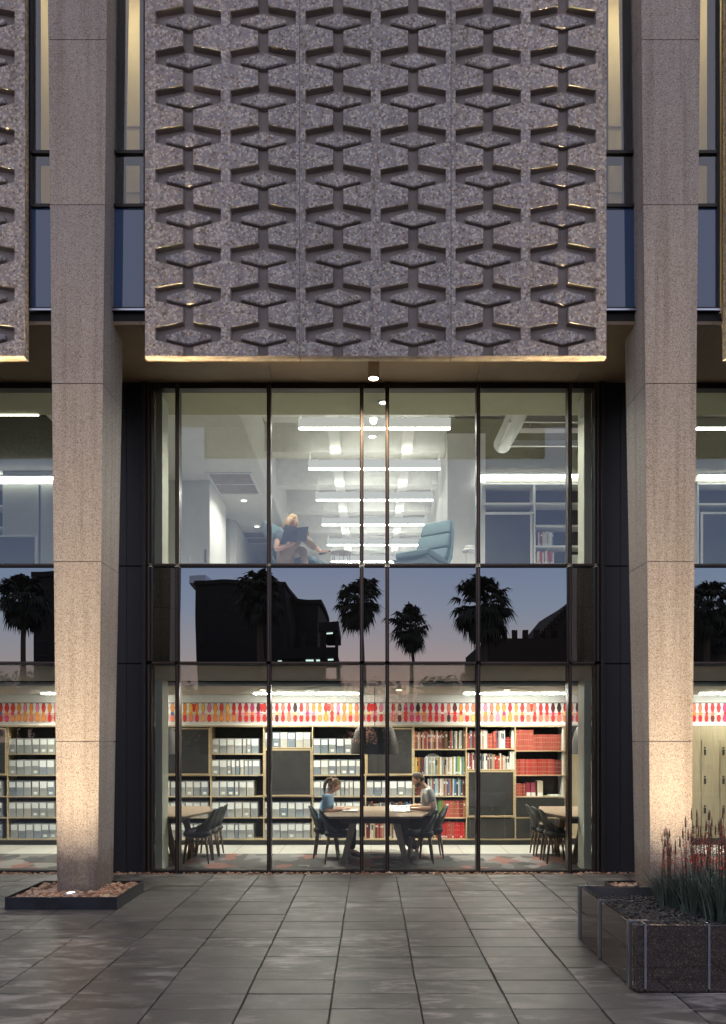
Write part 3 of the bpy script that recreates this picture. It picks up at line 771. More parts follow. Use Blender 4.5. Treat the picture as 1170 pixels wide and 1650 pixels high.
while x < 9.1:
    grp = int((x + 20) / 1.35) % 2
    warm_ = ['orange', 'amber', 'orange', 'red', 'coral', 'coral', 'pink', 'orange', 'red'] if grp == 0 else ['red', 'maroon', 'coral', 'red', 'red', 'black', 'magenta', 'coral']
    up, dn, mid = random.choice(warm_), random.choice(warm_), random.choice(['red', 'yellow', 'orange', 'pink', 'magenta', 'coral', 'red', 'orange'] if random.random() > .08 else ['cream', 'blue'])
    zc = z0 + H * (.46 + random.uniform(-.02, .02)); w = random.uniform(.031, .040)
    upoly = [(x - .016, z1 - .004), (x - w, z1 - H * .25), (x - .014, zc + .022), (x + .014, zc + .022), (x + w, z1 - H * .25), (x + .016, z1 - .004)]
    dpoly = [(x - .015, zc - .022), (x - w * .95, z0 + H * .2), (x - .017, z0 + .004), (x + .017, z0 + .004), (x + w * .95, z0 + H * .2), (x + .015, zc - .022)]
    def grow(pl, k):
        cx_ = sum(p[0] for p in pl) / len(pl); cz_ = sum(p[1] for p in pl) / len(pl)
        return [(p[0] + math.copysign(k, p[0] - cx_), p[1] + math.copysign(k, p[1] - cz_)) for p in pl]
    for pl, cc in ((upoly, up), (dpoly, dn)):
        outl.prism(grow(pl, .0045), -.036, -.0305, 'glass_black'); fm[cc].prism(pl, -.042, -.0365, 'glass_' + cc)
    r = random.uniform(.030, .044); kn = random.choice((4, 4, 10, 10, 6))
    if random.random() < .85:
        mp = [(x + r * .85 * math.cos(2 * math.pi * (q + .0) / kn + math.pi / 2), zc + r * math.sin(2 * math.pi * q / kn + math.pi / 2)) for q in range(kn)]
        fm[mid].prism(mp, -.050, -.0425, 'glass_' + mid)
    bc = 'lime' if grp == 0 else 'coral'
    fm[bc].box(x + .024, x + pitch - .024, -.040, -.031, zc - .009, zc + .006, 'glass_' + bc)
    # pale blocks in the lower row
    bx_ = x + pitch / 2
    fm['blush'].prism([(bx_ - .034, z0 + .010), (bx_ + .034, z0 + .010), (bx_ + .036, zc - .014), (bx_ - .036, zc - .014)], -.033, -.0305, 'glass_blush')
    if random.random() < .06: fm['red'].prism([(bx_ - .03, z1 - .01), (bx_ + .03, z1 - .01), (bx_ + .018, zc + .03), (bx_ - .018, zc + .03)], -.039, -.031, 'glass_red')
    x += pitch
tag(outl.build('dark_outlines', fz), kind='stuff')
for k, mb in fm.items():
    if mb.f: tag(mb.build('%s_shapes' % k, fz), kind='stuff')
random.seed(11)
# ledge under frieze
struct('wall_ledge', -9.2, 9.2, BD + .02, BD + .33, PZ(1168, BD), PZ(1165, BD), 'white_paint')
# ================================================================== BOOKCASE, GROUND FLOOR
def bz(py): return PZ(py, BD)
def bxp(px): return PX(px, BD)
bc = empty('bookcase', (0, BD, 0), 0, 'long oak bookcase with black doors filling the back wall of the ground floor', 'bookcase')
XB = [-160, -73, 12, 97, 177, 260.7, 339.7, 425, 503.6, 589, 667, 751.6, 830.6, 911]
ZT, ZBT = bz(1170), bz(1352.5)
th = .022
white_up = {911}
for x in XB:
    X = bxp(x)
    box('upright', X - th / 2, X + th / 2, .002, .33, ZBT + .012, ZT - .0125, 'oak' , bc)
box('inner_lining', bxp(906.5), bxp(909), .03, .33, ZBT + .012, ZT - .013, 'white_paint', bc)
box('top_board', bxp(-160) - .02, bxp(911) + .02, 0, .34, ZT - .012, ZT + .012, 'oak', bc)
box('bottom_board', bxp(-160) - .02, bxp(911) + .02, 0, .34, ZBT - .012, ZBT + .0115, 'oak', bc)
box('back_panel', bxp(-160), bxp(911), .335, .35, ZBT, ZT, 'case_back', bc)
box('toe_kick', bxp(-160), bxp(911), .03, .05, 0.004, ZBT - .0125, 'locker_black', bc)
def shelf(i, py, j=None):
    X0, X1 = bxp(XB[i]) + th / 2, bxp(XB[i + 1 if j is None else j]) - th / 2
    z = bz(py); box('shelf_board', X0, X1, .001, .33, z - .011, z + .009, 'oak', bc)
def door(i, pa, pb, frame=True):
    X0, X1 = bxp(XB[i]) + th / 2 + .004, bxp(XB[i + 1]) - th / 2 - .004
    za, zb = bz(pb) + .012, bz(pa) - .012
    d = empty('door', ((X0 + X1) / 2, .0, (za + zb) / 2), parent=bc); w, h = (X1 - X0) / 2, (zb - za) / 2
    if frame:
        f = MB(); t = .022
        f.box(-w, w, -.012, .01, h - t, h, 'oak'); f.box(-w, w, -.012, .01, -h, -h + t, 'oak')
        f.box(-w, -w + t, -.0115, .01, -h + t, h - t, 'oak'); f.box(w - t, w, -.0115, .01, -h + t, h - t, 'oak')
        f.build('door_frame', d); w -= t; h -= t
    box('door_board', -w, w, -.004, .006, -h, h, 'board_black', d)
lv = [1215, 1249.5, 1283.7, 1317.7]
shelves = {}      # bay -> list of (shelf y, top y)
for i in range(len(XB) - 1):
    x = XB[i]
    if x in (12, 339.7, 503.6, -160): ys = lv
    elif x in (97, 260.7, -73): ys = [1249.5, 1283.7, 1317.7]; door(i, 1172, 1249.5)
    elif x in (177, 425): ys = [1205, 1283.7, 1317.7]; door(i, 1206, 1283.7)
    elif x == 589: ys = [1249.5, 1283.7, 1317.7]; door(i, 1172, 1249.5)
    elif x == 667: ys = [1207.7, 1249.3, 1283.4, 1318]
    elif x == 751.6: ys = [1206.7, 1240.5, 1317]; door(i, 1241, 1317); door(i, 1318, 1352, False)
    else: ys = [1210, 1249.3, 1284, 1317.7]; door(i, 1285, 1317.5, False); door(i, 1318.5, 1352, False)
    for y in ys: shelf(i, y)
    shelves[x] = ys + [1352.5]

# ---- archive boxes
def box_mesh(w, variant):
    mb = MB(); h, d = .262, .31
    mb.box(-w / 2, w / 2, 0, d, 0, h, 'box_board')
    mb.box(-w / 2 - .0015, w / 2 + .0015, -.005, .01, h * .50, h + .003, 'box_board')
    if variant == 0: mb.box(-w / 2 + .009, w / 2 - .009, -.0075, -.0051, h * .58, h * .93, 'paper')
    elif variant == 1: mb.box(-w / 2 + .005, w / 2 - .005, -.0075, -.0051, h * .53, h * .96, 'paper')
    elif variant == 2: mb.box(-w / 2 + .009, w / 2 - .009, -.0075, -.0051, h * .60, h * .95, 'paper'); mb.box(-w / 4, w / 4, -.003, -.0005, h * .12, h * .28, 'paper')
    mb.box(-w / 5, w / 5, -.012, -.0052, h * .46, h * .50, 'print_grey')
    return mb.mesh('archive_box')
BM = {(w, v): box_mesh(w, v) for w in (.122, .062) for v in (0, 1, 2)}
BCOL = [(.33, .34, .345, 1), (.38, .385, .37, 1), (.27, .31, .35, 1), (.46, .44, .39, 1), (.20, .24, .28, 1), (.40, .41, .41, 1)]
CN = {0: 'grey', 1: 'light grey', 2: 'blue grey', 3: 'cream grey', 4: 'dark blue grey', 5: 'pale grey'}
def boxes(px0, px1, ysh, where, n_=None, narrow=()):
    x = bxp(px0); k = 0; X1 = bxp(px1)
    while True:
        w = .062 if k in narrow else .122
        if x + w > X1 + .03: break
        c = random.choice((0, 0, 1, 1, 2, 3, 4, 5, 5)); v = random.choice((0, 0, 0, 1, 2))
        o = inst('archive_box', BM[(w, v)], None, (x + w / 2, BD + .018 + random.uniform(0, .012), bz(ysh) + .0095), (0, 0, random.gauss(0, .012)))
        o.color = BCOL[c]
        tag(o, '%s %sbox, %s from left on %s' % (CN[c], 'slim ' if w < .1 else '', ordn(k), where), 'box', 'archive boxes on the shelves')
        x += w + random.uniform(.010, .017); k += 1
    return
SN = ['the top shelf', 'the second shelf', 'the third shelf', 'the fourth shelf', 'the bottom shelf']
for si, y in enumerate(shelves[12]): boxes(13.5 + (3 if si == 4 else 0), 92, y, SN[si] + ' left of the left column')
for si, y in enumerate(shelves[-73][1:]): boxes(-71, 9, y, SN[si + 2] + ' at the far left edge')
for si, y in enumerate(shelves[260.7][1:]): boxes(262, 336, y, SN[si + 2] + ' behind the left table')
nr = {0: (4, 5), 1: (2, 3, 4, 5, 6, 7), 2: (3,), 3: (), 4: (3,)}
for si, y in enumerate(shelves[339.7]): boxes(341.2, (419 if si < 2 else 415), y, SN[si] + ' behind the left chairs', narrow=nr[si])
for si, y in enumerate(shelves[425]):
    yy = [1205, 1317.7, 1352.5]
for si, y in ((0, 1205), (3, 1317.7), (4, 1352.5)): boxes(426.5, 500, y, SN[si] + ' right of the left chairs', narrow=(6,) if si == 3 else ())
for si, y in enumerate(shelves[503.6]): boxes(505, 586, y, SN[si] + ' behind the reading woman', narrow={0: (), 1: (3,), 2: (3, 4, 5, 6), 3: (3, 4), 4: ()}[si])
boxes(590.5, 664, 1283.7, 'the shelf between the two readers')

# ---- books
def book_mesh(v):
    mb = MB(); w, h, d = 1.0, 1.0, 1.0
    # cover, rounded spine and page block, unit size: scaled per book
    mb.box(-.5, -.38, .04, 1, 0, 1, 'book_cloth'); mb.box(.38, .5, .04, 1, 0, 1, 'book_cloth')
    mb.box(-.379, .379, .06, .97, .015, .985, 'paper')
    for (a, b_, ya, yb) in ((-.5, -.3, .05, .0), (-.3, .3, .0, .0), (.3, .5, .0, .05)):
        mb.face([(a, ya, 0), (b_, yb, 0), (b_, yb, 1), (a, ya, 1)], 'book_cloth')
    mb.face([(-.5, .05, 1), (-.3, 0, 1), (.3, 0, 1), (.5, .05, 1)], 'book_cloth')
    if v == 1:
        mb.box(-.34, .34, -.012, .002, .68, .80, 'print_grey' if False else 'paper')
    if v == 2:
        for z in (.2, .5, .78): mb.box(-.4, .4, -.012, .002, z, z + .022, 'oak')
    if v == 3: mb.box(-.36, .36, -.012, .002, .06, .16, 'paper')
    if v == 4: mb.box(-.36, .36, -.012, .002, .55, .86, 'book_dark')
    return mb.mesh('book')
BK = [book_mesh(v) for v in range(5)]
PAL = {'dark red': (.22, .035, .03), 'red': (.50, .045, .035), 'brick red': (.46, .10, .075), 'tan': (.46, .33, .20), 'brown': (.18, .10, .06), 'white': (.78, .77, .72),
       'cream': (.66, .60, .46), 'blue': (.08, .18, .42), 'slate blue': (.20, .29, .40), 'green': (.16, .28, .07), 'lime green': (.32, .46, .10), 'black': (.03, .03, .03), 'grey': (.33, .34, .35),
       'plum': (.22, .08, .14), 'ochre': (.52, .36, .08), 'dark green': (.04, .08, .05), 'pale blue': (.42, .55, .62), 'bright red': (.62, .02, .02), 'rust': (.42, .14, .05)}
def books(D, px0, px1, py, hmax, pal, where, tmin=.018, tmax=.034, jit=.06, vs=(0, 0, 1, 2, 3, 4), lean=0.0, seed=None, zoff=.0095, hrun=None, depth=.2, grp='books on the shelves'):
    x = PX(px0, D); X1 = PX(px1, D); k = 0; z = PZ(py, D) + zoff
    while x < X1 - tmin * .6:
        t = min(random.uniform(tmin, tmax), X1 - x + .004); c = random.choice(pal); hh = hmax * (1 - random.uniform(0, jit))
        if hrun: hh = hmax * hrun(k)
        cc = PAL[c]; q = random.uniform(.85, 1.12)
        o = inst('book', BK[random.choice(vs)], None, (x + t / 2, D + .03 + random.uniform(0, .02), z), (0, random.gauss(0, .006) + (lean if random.random() < .1 else 0), 0), (t, depth * random.uniform(.85, 1), hh))
        o.color = (min(1, cc[0] * q), min(1, cc[1] * q), min(1, cc[2] * q), 1)
        tag(o, '%s book, %s from left on %s' % (c, ordn(k), where), 'book', grp)
        x += t + random.uniform(.0, .003); k += 1
mixed = ['dark red', 'tan', 'brown', 'cream', 'white', 'brick red', 'plum', 'rust', 'brown', 'slate blue']
pale = ['white', 'cream', 'pale blue', 'grey', 'cream', 'white', 'green', 'ochre']
B = BD
books(B, 668.5, 722, 1207.7, .33, ['brick red', 'tan', 'cream', 'brown', 'rust', 'brown', 'plum', 'tan', 'dark red'], 'the top shelf over the reading man', jit=.14, vs=(0, 1, 0))
books(B, 723, 749, 1207.7, .33, ['slate blue', 'brick red', 'cream', 'plum', 'dark green', 'grey'], 'the upper right end over the man', jit=.1, vs=(0, 1, 3))
books(B, 669, 683, 1249.3, .31, ['red', 'dark red', 'black', 'ochre', 'rust'], 'the second shelf left of the fan', jit=.12)
books(B, 684, 716, 1249.3, .31, pale, 'the second shelf below the paper fan', jit=.06, vs=(0, 4, 1))
books(B, 717, 731, 1249.3, .31, ['ochre', 'tan', 'green', 'white'], 'the second shelf left of the blue books', jit=.03)
books(B, 731.5, 749.5, 1249.3, .32, ['white', 'blue', 'slate blue', 'lime green', 'lime green'], 'the right end of the second shelf', jit=.05, vs=(0, 3))
books(B, 669, 684, 1283.4, .29, ['black', 'dark red', 'dark red'], "the third shelf behind the man's neck", jit=.06)
books(B, 690, 749, 1283.4, .32, ['slate blue', 'white', 'pale blue', 'cream', 'dark red', 'dark green', 'blue', 'rust', 'brown', 'grey', 'cream', 'white'], "the third shelf behind the man's back", jit=.08, vs=(0, 1, 3))
books(B, 706, 713, 1318, .32, ['ochre', 'green'], 'the fourth shelf by the man', jit=.06)
books(B, 713, 750, 1318, .30, ['brick red', 'rust', 'dark red'], 'the fourth shelf right of the man', tmin=.055, tmax=.066, jit=.02, vs=(2, 2, 1))
books(B, 669, 704, 1318, .28, ['black', 'dark green', 'brown'], 'the fourth shelf behind the man', jit=.2)
books(B, 704, 750, 1352.5, .30, ['red', 'bright red', 'brick red', 'bright red'], 'the bottom shelf behind the right chairs', tmin=.03, tmax=.042, jit=.05, vs=(2, 2, 3))
books(B, 669, 702, 1352.5, .28, ['cream', 'tan', 'brown'], 'the bottom shelf under the man', jit=.2)
books(B, 591, 603, 1317.7, .27, ['dark green', 'black', 'dark red', 'red'], 'the fourth shelf beside the mullion', jit=.2)
books(B, 603, 620, 1317.7, .25, ['cream', 'grey', 'tan', 'white'], 'the fourth shelf between the mullions', jit=.1)
books(B, 621, 664, 1317.7, .27, ['dark green', 'grey', 'blue', 'slate blue', 'blue', 'rust', 'plum', 'brown'], 'the fourth shelf over the open magazine', jit=.22)
books(B, 590.5, 628, 1352.5, .30, ['tan', 'cream', 'black', 'white', 'brick red', 'dark red', 'brick red'], 'the bottom shelf under the table', jit=.1, vs=(0, 1, 4))
books(B, 629, 665, 1352.5, .30, ['cream', 'tan', 'brown', 'white', 'rust'], 'the bottom shelf right of the mullion', jit=.1)
books(B, 753, 768, 1206.7, .32, ['slate blue', 'dark red', 'brick red', 'grey'], 'the top shelf left of the third mullion', jit=.2)
books(B, 773, 786, 1206.7, .34, ['white', 'white', 'cream', 'tan', 'dark red'], 'the top shelf right of the third mullion', jit=.1, vs=(0, 1))
books(B, 786, 800, 1206.7, .31, ['dark red', 'red', 'brick red'], 'the top shelf, middle red run', jit=.3, vs=(2,))
books(B, 799, 815, 1206.7, .33, ['white', 'white', 'black', 'plum', 'grey', 'blue'], 'the top shelf beside the small red books', jit=.14, vs=(0, 4))
books(B, 815, 824.5, 1206.7, .20, ['dark red', 'red'], 'the top shelf as short volumes', jit=.02, vs=(2,))
books(B, 824.8, 829.5, 1206.7, .34, ['white'], 'the top shelf against the upright', tmin=.045, tmax=.05, vs=(0,))
books(B, 753, 768, 1240.5, .30, ['brick red', 'white', 'plum', 'red', 'rust'], 'the second shelf left of the third mullion', jit=.1)
books(B, 773, 795, 1240.5, .28, ['grey', 'black', 'white', 'plum', 'tan'], 'the second shelf over the tall black door', jit=.1, vs=(1, 4, 0))
books(B, 795, 815, 1240.5, .29, ['red', 'cream', 'rust', 'tan', 'brick red', 'white'], 'the second shelf beside the binders', jit=.25, vs=(0, 1, 2))
books(B, 815, 822, 1240.5, .22, ['white', 'grey'], 'the second shelf as black labelled binders', tmin=.034, tmax=.04, jit=.02, vs=(4,))
books(B, 822.5, 829.8, 1240.5, .32, ['white', 'cream'], 'the second shelf right of the binders', jit=.04, vs=(0,))
books(B, 832.5, 860, 1210, .365, ['brick red'], 'the top shelf as tall red volumes', tmin=.034, tmax=.04, jit=.01, vs=(2,))
books(B, 860.2, 907, 1210, .28, ['brick red', 'brick red'], 'the top shelf as shorter red volumes', tmin=.036, tmax=.044, jit=.015, vs=(2,))
books(B, 832.5, 895, 1249.3, .275, ['brick red', 'brick red', 'red'], 'the second shelf of red volumes', tmin=.030, tmax=.042, jit=.015, vs=(2,))
books(B, 895.3, 906, 1249.3, .265, ['dark red', 'red'], 'the second shelf, slim volumes at right end', tmin=.02, tmax=.026, jit=.02, vs=(2,))
books(B, 832.5, 848.5, 1284, .22, ['dark red', 'brick red', 'dark red'], 'the third shelf left of the file boxes', jit=.02, vs=(2,))
# magazine files and flat papers beside them
for i, (a, b_, c, nm) in enumerate(((849, 856, (.30, .05, .07, 1), 'dark red magazine file with pale base left of the other'), (857, 864, (.30, .06, .09, 1), 'dark red magazine file between its twin and the cream file'), (867, 876, (.62, .52, .38, 1), 'cream open magazine file leaning beside the red files'))):
    mb = MB(); X0, X1 = bxp(a), bxp(b_); z = bz(1284) + .0095; hh = .24 if i < 2 else .27
    mb.prism([(X0, z), (X1, z), (X1, z + hh * .97), (X0, z + hh)], BD + .05, BD + .25, 'enamel')
    mb.box(X0 + .004, X1 - .004, BD + .046, BD + .05, z, z + .065, 'paper')
    o = mb.build('magazine_file'); o.color = c; tag(o, nm, 'file box', 'magazine files')
mb = MB()
for i in range(4): mb.box(bxp(886) + i * .003, bxp(904) - i * .004, BD + .03 + i * .004, BD + .22, bz(1284) + .0095 + i * .006, bz(1284) + .0145 + i * .006, 'paper')
tag(mb.build('paper_stack'), 'low stack of white papers lying on the third shelf at right', 'papers')
# paper fan on the second shelf
mb = MB(); c = Vector((bxp(698), BD + .12, bz(1214) - .16))
for k in range(18):
    a0, a1 = math.pi * (.08 + .84 * k / 18), math.pi * (.08 + .84 * (k + .8) / 18)
    y = .004 * (k % 2)
    pts = [c + Vector((.05 * math.cos(a0), y, .05 * math.sin(a0))), c + Vector((.16 * math.cos(a0), y, .16 * math.sin(a0))), c + Vector((.16 * math.cos(a1), y, .16 * math.sin(a1))), c + Vector((.05 * math.cos(a1), y, .05 * math.sin(a1)))]
    mb.face(pts, 'paper'); mb.face([p + Vector((0, .003, 0)) for p in pts[::-1]], 'paper')
o = mb.build('paper_fan'); o.location = (0, 0, 0.0); tag(o, 'open pale paper fan standing behind books on the second shelf', 'fan')

# ---- oak cabinet and lockers right of the bookcase
lk = empty('locker_wall', (0, BD, 0), 0, 'oak locker wall with black handles seen right of the right column', 'lockers')
box('body', bxp(1000), 9.5, .03, .38, .12, ZT + .01, 'oak_locker', lk); box('toe_kick', bxp(913), 9.5, .06, .3, .004, .119, 'locker_black', lk)
zr = [bz(y) for y in (1192, 1237, 1285, 1332)]
for ci, (xa, xb) in enumerate(((1088, 1130), (1131, 1160), (1161, 1190), (1191, 1232))):
    for r in range(3):
        d = box('locker_door', bxp(xa) + .004, bxp(xb) - .004, .012, .029, zr[r + 1] + .004, zr[r] - .004, 'oak_locker', lk)
        if xa >= 1131:
            xm = bxp(xa) + .055; zm = (zr[r] + zr[r + 1]) / 2 + .03
            h = MB(); h.box(xm - .016, xm + .016, -.008, .0118, zm - .055, zm + .045, 'locker_black'); h.lathe([(0, -.004), (.015, -.004), (.015, .0118)], (xm, 0, zm + .075), 'locker_black', 10, axis='y')
            h.build('door_handle', d)
cab = empty('tall_cabinet', (0, BD, 0), 0, 'oak cabinet with dark upper panel beside the red volumes', 'cabinet')
box('lower_door', bxp(914), bxp(946), .03, .05, .12, bz(1216), 'oak_locker', cab)
box('upper_panel', bxp(914), bxp(946), .03, .05, bz(1215.2), ZT + .005, 'board_black', cab)
box('side_door', bxp(946.6), bxp(999), .03, .05, .12, ZT + .005, 'oak_locker', cab)
box('carcass', bxp(914), bxp(999), .052, .38, .12, ZT + .01, 'oak_locker', cab)

# ================================================================== TABLES, CHAIRS, PENDANTS
def make_table(X, label):
    t = empty('reading_table', (X, 11.85, 0), 0, label, 'table', 'long reading tables')
    pl = [(-.66, -.85), (.66, -.85), (.87, 0), (.66, .85), (-.66, .85), (-.87, 0)]
    mb = MB(); z0, z1 = .708, .742; k = 6; b = 0
    mb.v += [(x * .985, y * .985, z0) for x, y in pl] + [(x, y, z0 + .012) for x, y in pl] + [(x, y, z1) for x, y in pl]
    mi = mb.mi('table_wood')
    for r in range(2):
        for i in range(k):
            j = (i + 1) % k; mb.f.append((r * k + i, r * k + j, (r + 1) * k + j, (r + 1) * k + i)); mb.m.append(mi); mb.smooth.append(False)
    mb.f.append(tuple(range(k))[::-1]); mb.m.append(mi); mb.smooth.append(False)
    mb.f.append(tuple(range(2 * k, 3 * k))); mb.m.append(mi); mb.smooth.append(False)
    mb.build('tabletop', t)
    box('apron', -.50, .50, -.62, .62, .615, .706, 'locker_black', t)
    for sy in (-.56, .56):
        for sx in (-1, 1):
            MB().bar((sx * .30, sy, .70), (sx * .47, sy, 0.006), .115, .045, 'trestle_wood', up=(0, 1, 0), w2=.075, h2=.045).build('leg', t)
    return t
TX = CC + .02
tabs = [make_table(TX, 'long wooden table between the two seated readers'), make_table(TX - 3.41, 'long wooden table at left with three empty chairs on its right'), make_table(TX + 3.41, 'long wooden table at right with three empty chairs on its left')]
def hose(X, pts, lab):
    tag(MB().tube([(X + a, 11.2 + b_, c) for a, b_, c in pts], .008, 'locker_black', 6).build('power_cable'), lab, 'cable')
hose(TX - 3.41, [(.10, 0, .62), (.16, 0, .52), (.12, 0, .42), (.05, 0, .5), (.08, 0, .58), (.0, .0, .50), (-.06, 0, .3), (-.16, 0, .1), (-.2, 0, .015)], 'black cable hanging in a loop under the left table')
hose(TX + 3.41, [(-.22, .1, .60), (-.20, .1, .45), (-.16, .1, .28), (-.10, .1, .10), (-.05, .1, .05), (.08, .1, .03)], 'black cable running down to the floor under the right table')

def make_chair():
    c = empty('side_chair', (0, 0, 0))
    # shell back: curved leaf shape, two skins
    mb = MB(); NU, NV = 10, 8; mi = mb.mi('chair_shell')
    def sp_(u, v, off):
        hw = (.150 + .040 * math.sin(math.pi * min(1, v * 1.1 + .1))) * (1 - .62 * max(0, v - .55) ** 1.6 * 1.9)
        z = .45 + .36 * v
        x = -.165 - .125 * v + .085 * (u * u) * (1 - .35 * v) + .12 * (1 - v) ** 2 * abs(u) ** 1.5
        y = hw * math.sin(u * 1.35) / math.sin(1.35)
        z -= .05 * (abs(u) ** 3) * v
        return Vector((x + off, y, z))
    for off in (0, .026):
        for i in range(NV + 1):
            for j in range(NU + 1): mb.v.append(tuple(sp_(-1 + 2 * j / NU, i / NV, off)))
    W = NU + 1; L = (NV + 1) * W
    def f(a, b_, c_, d_): mb.f.append((a, b_, c_, d_)); mb.m.append(mi); mb.smooth.append(True)
    for i in range(NV):
        for j in range(NU):
            a = i * W + j; f(a, a + W, a + W + 1, a + 1); f(L + a, L + a + 1, L + a + W + 1, L + a + W)
    for i in range(NV):
        for a, b_ in ((i * W, (i + 1) * W), (i * W + NU, (i + 1) * W + NU)): f(a, L + a, L + b_, b_)
    for j in range(NU):
        f(j, j + 1, L + j + 1, L + j); a = NV * W + j; f(a, L + a, L + a + 1, a + 1)
    mb.build('backrest', c)
    s = MB(); mi = s.mi('chair_cushion'); N = 20
    rings = [(.90, .405), (1.0, .425), (1.0, .455), (.93, .478), (.5, .484)]
    for k, z in rings:
        for i in range(N):
            t = 2 * math.pi * i / N; ct, st = math.cos(t), math.sin(t)
            s.v.append((.205 * k * math.copysign(abs(ct) ** .65, ct) + .005, .195 * k * math.copysign(abs(st) ** .65, st), z))
    for r in range(len(rings) - 1):
        for i in range(N):
            j = (i + 1) % N; s.f.append((r * N + i, r * N + j, (r + 1) * N + j, (r + 1) * N + i)); s.m.append(mi); s.smooth.append(True)
    s.f.append(tuple(range(N))[::-1]); s.m.append(mi); s.smooth.append(False); s.f.append(tuple(range((len(rings) - 1) * N, len(rings) * N))); s.m.append(mi); s.smooth.append(True)
    s.build('seat', c)
    fr = MB(); fr.box(-.16, .16, -.15, .15, .385, .404, 'walnut'); fr.build('seat_frame', c)
    for sx_ in (-1, 1):
        for sy_ in (-1, 1):
            MB().tube([(sx_ * .135, sy_ * .13, .40), (sx_ * .155, sy_ * .145, .25), (sx_ * .185, sy_ * .165, .006)], [.019, .020, .011], 'walnut', 8).build('leg', c)
    return c
chair0 = make_chair(); used = False
def place_chair(x, y, rz, label):
    global used
    c = chair0 if not used else copy_tree(chair0); used = True
    c.location = (x, y, .004); c.rotation_euler = (0, 0, rz); tag(c, label, 'chair', 'dark upholstered chairs with walnut legs'); return c
place_chair(-.50, 11.45, R(2), 'empty dark chair in front of the woman, nearest the glass')
place_chair(-.70, 11.97, R(-2), 'dark chair the ponytailed woman sits on')
place_chair(.74, 11.45, R(180), 'empty dark chair in front of the man, nearest the glass')
place_chair(.93, 11.97, R(183), 'dark chair the man in grey sits on')
for i, (d, nm) in enumerate(((11.45, 'nearest the glass'), (11.83, 'middle one of three'), (12.21, 'farthest from the glass'))):
    place_chair(TX - 3.41 + .755 + .01 * i, d, R(180 + random.uniform(-4, 4)), 'empty dark chair at the left table, %s' % nm)
    place_chair(TX + 3.41 - .665 - .02 * i, d, R(random.uniform(-4, 4)), 'empty dark chair at the right table, %s' % nm)

def pendant(X, D, label):
    p = empty('pendant_lamp', (X, D, PZ(1215, D)), 0, label, 'lamp', 'large black pendant lamps over the tables')
    prof = [(.372, 0), (.368, .06), (.355, .16), (.335, .25), (.308, .34), (.280, .405), (.265, .418), (.02, .422)]
    m_ = MB(); m_.lathe(prof, (0, 0, 0), 'lamp_black', 36); m_.lathe([(r - .006 if r > .01 else r, z - .006 if z > 0 else 0) for r, z in prof[::-1]], (0, 0, 0), 'white_paint', 36)
    m_.lathe([(.372, 0), (.366, 0)], (0, 0, 0), 'lamp_black', 36)
    m_.build('lamp_shade', p)
    MB().tube([(0, 0, .43), (0, 0, 2.66 - PZ(1215, D))], .006, 'lamp_black', 6).build('cord', p)
    MB().lathe([(0, .33), (.05, .31), (.06, .25), (.04, .2), (0, .18)], (0, 0, 0), 'bulb', 12).build('lamp_bulb', p)
    lamp('table_glow', 'SPOT', (0, 0, .10), 22, (1, .90, .76), p, spot_size=R(120), spot_blend=.6, shadow_soft_size=.08)
pendant(PX(604, 11.8), 11.8, 'black bell pendant hanging over the middle table between the readers')
pendant(PX(604, 11.8) - 3.41, 11.8, 'black bell pendant over the left table, cut by the mullion')
pendant(PX(604, 11.8) + 3.41, 11.8, 'black bell pendant over the right table, partly behind the mullion')

# ================================================================== UPPER FLOOR
FZ = 4.17
# front dropped ceiling and the flat ceiling left of the open bay
struct('ceiling', -11.9, 11.9, GY + .11, 11.48, 6.745, 7.1, 'ceiling_olive_cast')
struct('ceiling', -11.9, -2.0, 11.481, 28.7, 6.75, 6.80, 'ceiling_paint')
struct('ceiling_face', -2.06, -2.0, 11.481, 28.7, 6.801, 7.78, 'beam_paint')
struct('upper_ceiling', -2.0, 11.9, 11.481, 28.7, 7.80, 7.86, 'ceiling_paint')
for X in (-.66, .66):
    b_ = MB(); b_.box(X - .095, X + .095, 11.5, 28.6, 7.20, 7.40, 'beam_paint'); tag(b_.build('ceiling_beam'), kind='structure')
for i in range(9):
    D = 12.55 + 1.86 * i
    b_ = MB(); b_.box(-1.999, 1.40, D - .09, D + .22, 7.26, 7.799, 'beam_paint'); tag(b_.build('ceiling_beam'), kind='structure')
struct('side_wall', 1.41, 1.55, 14.05, 28.6, FZ, 7.79, 'white_paint')
struct('side_wall', -2.06, -2.0, 17.5, 28.6, FZ, 6.745, 'white_paint')
struct('far_wall', -11.9, 11.9, 26.5, 26.6, FZ, 7.79, 'white_paint')
struct('room_wall', 1.40, 11.9, 14.0, 14.045, 6.6, 7.75, 'olive_wall')
struct('room_wall', 1.40, 2.10, 13.98, 14.04, FZ, 7.47, 'white_paint')
struct('room_wall', 2.10, 11.9, 14.30, 14.4, FZ, 6.6, 'white_paint')
for a in (-11.9, 11.8): struct('end_wall', a, a + .1, GY + .11, 28.7, FZ, 7.8, 'white_paint')
struct('dark_ceiling', -11.8, -4.9, 11.485, 13.78, 6.725, 6.745, 'dark_olive')
